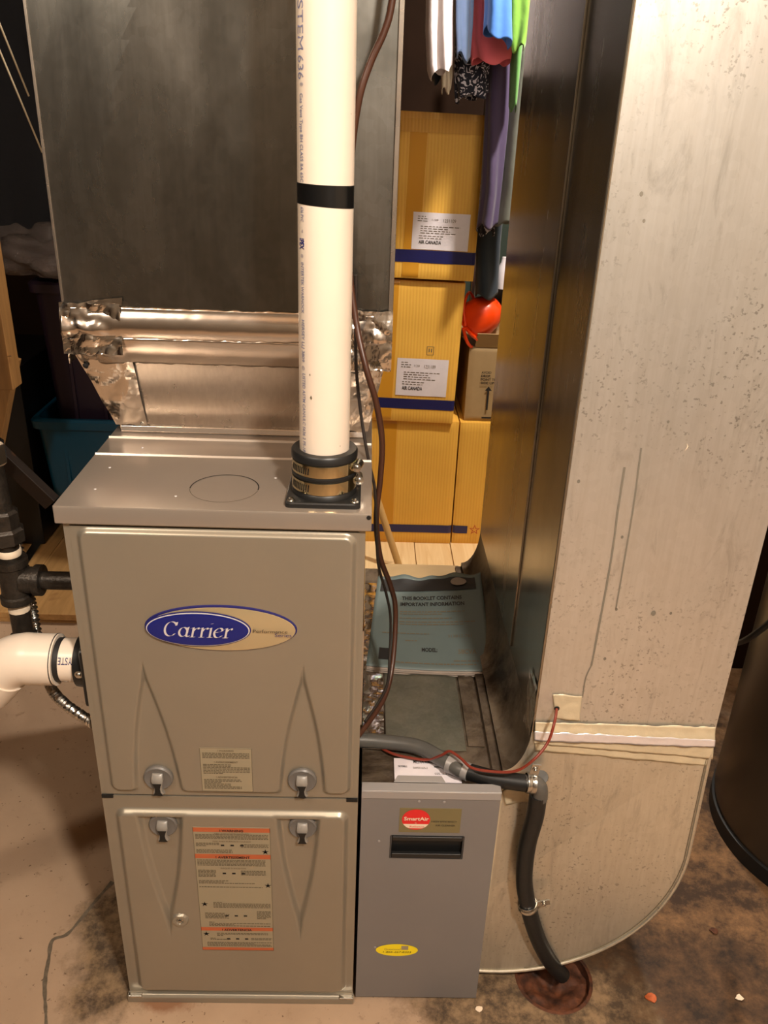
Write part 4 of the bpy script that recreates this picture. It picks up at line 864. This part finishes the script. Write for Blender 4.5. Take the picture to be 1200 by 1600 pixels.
MB().add([Vector((aa.x-.011, yE-.005, ab.z)), Vector((aa.x+.011, yE-.005, ab.z)), Vector((aa.x, yE-.005, ab.z+.014))], [(0, 1, 2)]).build('arrow_mark', 'ink', t); q = at(752, 652, Y=yE); MB().box((q.x, yE-.0052, q.z-.002), (q.x+.05, yE-.0046, q.z+.003)).build('arrow_mark', 'ink', t)
# orange pail lying in the open box
oc = at(752, 503, Y=1.56); pail = thing('orange_pail', (oc.x, 1.60, oc.z-.055), 'bright orange plastic pail with handle lying on the brown carton', 'pail')
ax = Vector((-.62, .30, -.62)).normalized(); c = Vector((oc.x+.002, 1.635, oc.z-.004))
mb = MB().lathe(c-ax*.075, ax, [(0, .002), (.004, .022), (.020, .042), (.045, .054), (.085, .060), (.100, .061)], 36, cap=False); mb.build('pail_body', 'orange', pail, smooth=1, solid=.002)
MB().lathe(c+ax*.022, ax, [(0, .061), (.003, .068), (.008, .068), (.010, .061)], 36, cap=False).build('rim', 'orange', pail, smooth=1, solid=.001)
sd = ax.cross(ZA).normalized(); up = sd.cross(ax)
MB().tube([c+ax*.024+sd*.066, c+ax*.0+sd*.05+up*.05, c-ax*.02+up*.078, c+ax*.0-sd*.05+up*.05, c+ax*.024-sd*.066], .0045, 10).build('handle', 'orange', pail, smooth=1)
MB().tube([c+ax*.03+sd*.072, c+ax*.055+sd*.05-up*.045, c+ax*.06-up*.072, c+ax*.055-sd*.05-up*.045, c+ax*.03-sd*.072], .005, 10).build('handle', 'orange', pail, smooth=1)

# ================================================================== HANGING CLOTHES
rodz = 1.98
cr_ = thing('clothes_rod', (.6, 1.5, rodz), 'steel clothes rod carrying the hanging garments above the cartons', 'rod')
MB().tube([(.12, 1.50, rodz), (1.6, 1.50, rodz)], .014, 16, smooth=False).build('rod', 'zinc', cr_, smooth=1)
for x in (.3, 1.5): MB().box((x-.008, 1.49, rodz), (x+.008, 1.51, CEIL)).build('bracket', 'zinc', cr_)
def garment(name, c, px, label, Yc=1.45, depth=.05, pleats=5, amp=.16, pat=False, seed=0, slant=0, cat='garment', top=rodz+.02):
    """px: list of (y, xl, xr) silhouette rows in the photo; the cloth is a pleated tube hung over the rod"""
    mat = cloth(name+'_cloth', c, pat); rows = []
    for y, a, b_ in px:
        A, B = at(a, y, Y=Yc), at(b_, y, Y=Yc); rows.append((A.z, A.x, B.x))
    z0, a0, b0 = rows[0]; rows = [(top, a0+(b0-a0)*.05, b0-(b0-a0)*.05)]+[(r[0], r[1], r[2]) for r in rows]
    R_s = []; n = 72
    K = 12
    for i in range(len(rows)-1):
        for k in range(K+(i == len(rows)-2)):
            t_ = k/K; z, a, b_ = (rows[i][j]*(1-t_)+rows[i+1][j]*t_ for j in range(3)); v = (top-z)/(top-rows[-1][0])
            ring = []
            for q in range(n):
                th = 2*math.pi*q/n; rr = 1+amp*(.3+.7*v)*math.sin(pleats*th+seed+1.5*noise.noise(Vector((z*4, seed, 0))))
                cx = (a+b_)/2; hx = (b_-a)/2
                ring.append(Vector((cx+hx*max(-1, min(1, math.cos(th)*rr)), Yc+depth*math.sin(th)*rr*(.35+.65*v), z+slant*math.cos(th)*hx*2*v+.008*v*math.sin(3*th+seed))))
            R_s.append(ring)
    o = MB().loft(R_s, cap=False).build(name, mat, smooth=2, solid=.0012, base=((rows[0][1]+rows[0][2])/2, Yc, top)); return tag(o, label, cat, 'clothes hanging from the rod')
garment('white_shirt', (232, 222, 226), [(-60, 668, 708), (40, 666, 706), (100, 669, 706), (112, 672, 705)], 'white garment, leftmost of the hanging clothes', 1.36, seed=1, slant=.25)
garment('white_shirt', (206, 192, 170), [(-40, 684, 712), (60, 686, 708), (125, 690, 706), (142, 690, 704)], 'cream garment hem hanging lowest behind the white one', 1.435, .016, seed=8, slant=.0)
garment('navy_shirt', (20, 28, 44), [(-40, 680, 700), (110, 672, 698), (128, 676, 694)], 'dark navy garment hem between the white and cream ones', 1.475, .02, seed=5)
garment('light_blue_shirt', (128, 158, 204), [(-60, 712, 742), (40, 712, 738), (90, 714, 734)], 'pale blue garment hanging right of the white one', 1.38, .035, seed=2, slant=-.2)
garment('pink_shirt', (226, 104, 114), [(-60, 742, 800), (20, 736, 800), (70, 734, 800), (96, 738, 797)], 'coral pink garment between the two blue ones', 1.395, .032, 4, .12, seed=3)
garment('blue_shirt', (48, 98, 168), [(-60, 758, 798), (20, 758, 798), (58, 756, 799)], 'bright blue garment hanging in front of the pink one', 1.315, .035, 4, seed=4, slant=-.25)
garment('green_shirt', (108, 156, 50), [(-60, 800, 836), (30, 797, 832), (60, 797, 826), (76, 800, 818)], 'lime green garment beside the return duct', 1.33, .035, 4, seed=6, slant=.1)
garment('patterned_dress', (20, 22, 40), [(-20, 715, 760), (70, 712, 764), (120, 710, 764), (152, 712, 762)], 'navy garment with white leaf pattern behind the pale blue one', 1.455, .022, pat=True, seed=7, slant=.1)
garment('purple_dress', (66, 52, 82), [(-20, 766, 800), (100, 762, 798), (200, 758, 792), (300, 752, 782), (352, 746, 776)], 'long purple garment hanging down beside the top carton', 1.475, .036, 4, .2, seed=9)
garment('patterned_dress', (24, 22, 30), [(100, 766, 776), (330, 748, 772), (364, 744, 772)], 'dark patterned hem showing below the purple garment', 1.535, .02, pat=True, seed=11)
garment('green_skirt', (78, 128, 60), [(-20, 800, 826), (100, 798, 814), (170, 796, 806)], 'darker green garment tail below the lime one', 1.40, .03, 3, seed=12)
garment('grey_coat', (108, 110, 100), [(-20, 806, 850), (100, 804, 840), (200, 792, 830), (300, 780, 815), (348, 772, 812)], 'long grey-green garment nearest the return duct', 1.48, .05, 3, .1, seed=13)
# things behind cartons
M['dkgreen'] = cloth('dark_green_cloth', (38, 52, 44)); M['dknavy'] = cloth('navy_cloth', (18, 24, 40)); M['blackbag'] = plain('black_bag', (16, 16, 18), .4)
def lump(name, c, r, mat, label, cat, seed=0, amp=.25):
    mb = MB(); n, m_ = 40, 24; c = Vector(c)
    def fn(u, v):
        th, ph = 2*math.pi*u, math.pi*v; d = Vector((math.sin(ph)*math.cos(th), math.sin(ph)*math.sin(th), math.cos(ph)))
        k = 1+amp*noise.noise(d*2+Vector((seed, 0, 0)))+amp*.5*noise.noise(d*5+Vector((seed, 0, 0)))
        p = Vector((d.x*r[0]*k, d.y*r[1]*k, d.z*r[2]*k)); p.z = max(p.z, -r[2]*.8); return c+p
    return tag(mb.grid(fn, n, m_).build(name, mat, smooth=2), label, cat)
lump('black_bag', (.80, 1.76, ze+.235+.075), (.075, .09, .11), 'blackbag', 'black bag standing in the brown carton behind the orange pail', 'bag', 3)
tag(MB().box((.66, 2.22, .04), (1.2, 2.38, 1.16)).build('storage_chest', 'dkgreen', bevel=.006), 'dark green cabinet against the back wall right of the cartons', 'cabinet')
tag(MB().box((.705, 1.96, .04), (.72, 1.99, 1.6)).build('metal_upright', 'zinc', bevel=.002), 'narrow grey metal shelf upright behind the orange pail', 'upright')
garment('blue_coat', (30, 44, 56), [(280, 746, 790), (380, 742, 780), (460, 742, 776)], 'dark blue-grey garment hanging low behind the purple one', 1.62, .05, 3, .15, seed=15)
tag(MB().lathe((at(788, 425, Y=1.62).x, 1.62, at(788, 440, Y=1.62).z-.02), (0, 0, 1), [(0, .018), (.06, .020), (.075, .012), (.09, .010)], 20).build('white_bottle', 'white_paper', smooth=1), 'small white bottle partly hidden by the return duct', 'bottle')
bpy.data.objects['white_bottle'].location.z += 0
# pale stick leaning behind the furnace
tag(MB().tube([at(624, 886, Z=.045), at(596, 800, Y=1.43), at(560, 690, Y=1.50)], .011, 14, smooth=False).build('broomstick', 'stick', smooth=1), 'pale wooden broomstick leaning behind the furnace beside the lower carton', 'broomstick')

# ================================================================== LEFT BACKGROUND
def tote(name, x0, x1, y0, y1, z0, z1, mat, label, taper=.025, r=.03):
    t = thing(name, ((x0+x1)/2, (y0+y1)/2, z0), label, 'tote')
    def rr(k, z, rad=r):
        o = []
        for q, (cx, cy2) in enumerate(((x1-k-rad, y1-k-rad), (x0+k+rad, y1-k-rad), (x0+k+rad, y0+k+rad), (x1-k-rad, y0+k+rad))):
            for j in range(7):
                a = math.pi/2*(q+j/6); o.append(Vector((cx+rad*math.cos(a), cy2+rad*math.sin(a), z)))
        return o
    MB().loft([rr(taper, z0), rr(0, z1-.03), rr(-.001, z1-.03), rr(.0, z1), rr(.006, z1), rr(.006, z1-.03), rr(taper+.005, z0+.006)]).build('tub', mat, t, smooth=1)
    MB().loft([rr(-.012, z1-.028), rr(-.014, z1-.004), rr(-.008, z1+.003), rr(.004, z1+.003), rr(.004, z1-.006), rr(-.002, z1-.028)], cap=False).build('rim', mat, t, smooth=1)
    for k in range(4):
        x = x0+.08+(x1-x0-.16)*k/3; MB().box((x-.006, y0+.004, z0+.05), (x+.006, y0+.02, z1-.05)).build('rib', mat, t, bevel=.003)
    return t
tote('blue_tote', -.635, -.14, 1.50, 1.98, .036, .462, 'blue_plastic', 'large teal blue plastic tote behind the furnace, standing on the platform')
tote('purple_tote', -.600, -.17, 1.535, 1.94, .20, .86, 'purple_plastic', 'dark purple tote nested in the teal blue tote')
lump('plastic_bag', (-.56, 1.58, .935), (.17, .10, .075), 'film', 'crumpled clear plastic bag lying on the purple tote', 'bag', 5, .5)
garment('navy_coat', (9, 11, 20), [(-60, -60, 120), (150, -60, 130), (300, -40, 130), (370, -30, 125)], 'heavy navy coat hanging at the left above the plastic bag', 1.66, .09, 6, .1, seed=21, cat='coat')
tag(MB().tube([(-1.2, 1.62, rodz), (.02, 1.62, rodz)], .014, 14, smooth=False).build('clothes_rod', 'zinc', smooth=1), 'steel rod carrying the navy coat at the left', 'rod')
M['cord'] = plain('pale_cord', (186, 168, 138), .7)
for a, c, lb in (((-40, -60), (45, 150), 'pale cord hanging at the upper left, the shorter of two'), ((-40, -15), (66, 238), 'pale cord hanging at the upper left, the longer of two')):
    tag(MB().tube([at(*a, Y=1.30), at(*c, Y=1.42)], .0024, 8, smooth=False).build('pale_cord', 'cord', smooth=1), lb, 'cord')
p = at(8, 600, Y=1.12); q = at(22, 610, Y=1.12)
st_ = thing('wall_stud', (q.x-.02, 1.14, q.z), 'pale wooden stud end at the left edge above the brace', 'timber')
MB().box((q.x-.040, 1.12, q.z), (q.x-.002, 1.18, q.z+.36)).build('timber', 'stud', st_, bevel=.002)
MB().tube([(q.x-.01, 1.13, at(20, 557, Y=1.13).z), (q.x+.014, 1.10, at(36, 557, Y=1.10).z)], .0012, 8, smooth=False).build('nail', 'zinc', st_, smooth=1)
def timber(name, p, q, wd, mat, lb):
    p, q = Vector(p), Vector(q); d = q-p; nn = Vector((d.z, 0, -d.x)).normalized()*wd
    tag(MB().prism([p-nn, q-nn, q+nn, p+nn], (0, .04, 0)).build(name, mat, bevel=.002), lb, 'timber')
timber('wooden_brace', at(6, 560, Y=1.19), at(-75, 1000, Y=1.19), .03, 'stud', 'wooden timber at the left edge leaning below the stud end')
timber('wooden_brace', at(-60, 660, Y=1.30), at(78, 790, Y=1.30), .020, 'darkstud', 'dark diagonal wooden brace left of the blue tote')
a, c = at(38, 880, Z=.04), at(66, 838, Z=.04)
d = (c-a); nn = Vector((-d.y, d.x, 0)).normalized()*.014
tag(MB().prism([a-nn, a+nn, c+nn, c-nn], (0, 0, .004)).build('metal_strip', 'zinc', bevel=.001), 'short grey metal strip lying on the platform at the left', 'strip')
tag(MB().box((-1.1, 1.50, .0365), (-.66, 1.9, .62)).build('dark_carton', 'blackbag', bevel=.004), 'dark box in the shadow left of the blue tote', 'box')
# ================================================================== RIGHT: TANK
tk = thing('water_heater', (1.365, .38, 0), 'large dark brown-grey cylindrical tank at the right edge', 'tank')
MB().lathe((1.365, .38, 0), (0, 0, 1), [(.035, .246), (.05, .249), (.6, .249), (1.45, .249), (1.48, .235), (1.50, .1)], 96).build('jacket', 'tank', tk, smooth=1)
MB().lathe((1.365, .38, 0), (0, 0, 1), [(0, .240), (0, .251), (.034, .2515), (.036, .246)], 96).build('base_ring', 'black', tk, smooth=1)
MB().tube([at(1146, 1005, Y=.30), at(1165, 1000, Y=.20), at(1200, 975, Y=.14), at(1240, 940, Y=.11)], .005, 8).build('dark_band', 'black', tk, smooth=1)  # thin dark curved band beside the tank jacket
screw(tk, at(1098, 1220, Y=.5)+Vector((.03, -.02, .0)), (-1, -1, 0), .003)
# ================================================================== FLOOR LITTER
def chip(name, x, y, r, mat, label, seed):
    c = at(x, y, Z=0); rr = random.Random(seed); n = 9; ps = [c+Vector((math.cos(2*math.pi*i/n)*r*rr.uniform(.6, 1.2)*1.3, math.sin(2*math.pi*i/n)*r*rr.uniform(.6, 1.1), .0008+.002*rr.random())) for i in range(n)]
    tag(MB().prism(ps, (0, 0, .0012)).build(name, mat), label, 'debris')
chip('dry_leaf', 1018, 1560, .009, 'leaf', 'small orange-brown dry leaf on the dark floor stain', 1)
chip('paint_chip', 975, 1486, .0055, 'yellow', 'tiny yellow chip on the floor under the duct elbow', 2) if False else None
chip('dirt_clump', 1116, 1456, .007, 'rust', 'dark round dirt clump on the floor at the right', 3)
chip('plaster_crumb', 1155, 1560, .006, 'cream', 'pale plaster crumb on the floor at the lower right', 4)
chip('plaster_crumb', 748, 1578, .005, 'cream', 'pale plaster crumb on the floor below the air cleaner', 5)
tag(MB().box((1.02, .95, 0), (1.9, 1.0, 1.5)).build('plywood_sheet', 'darkwall', bevel=.003), 'dark brown board standing behind the tank at the right edge', 'board')
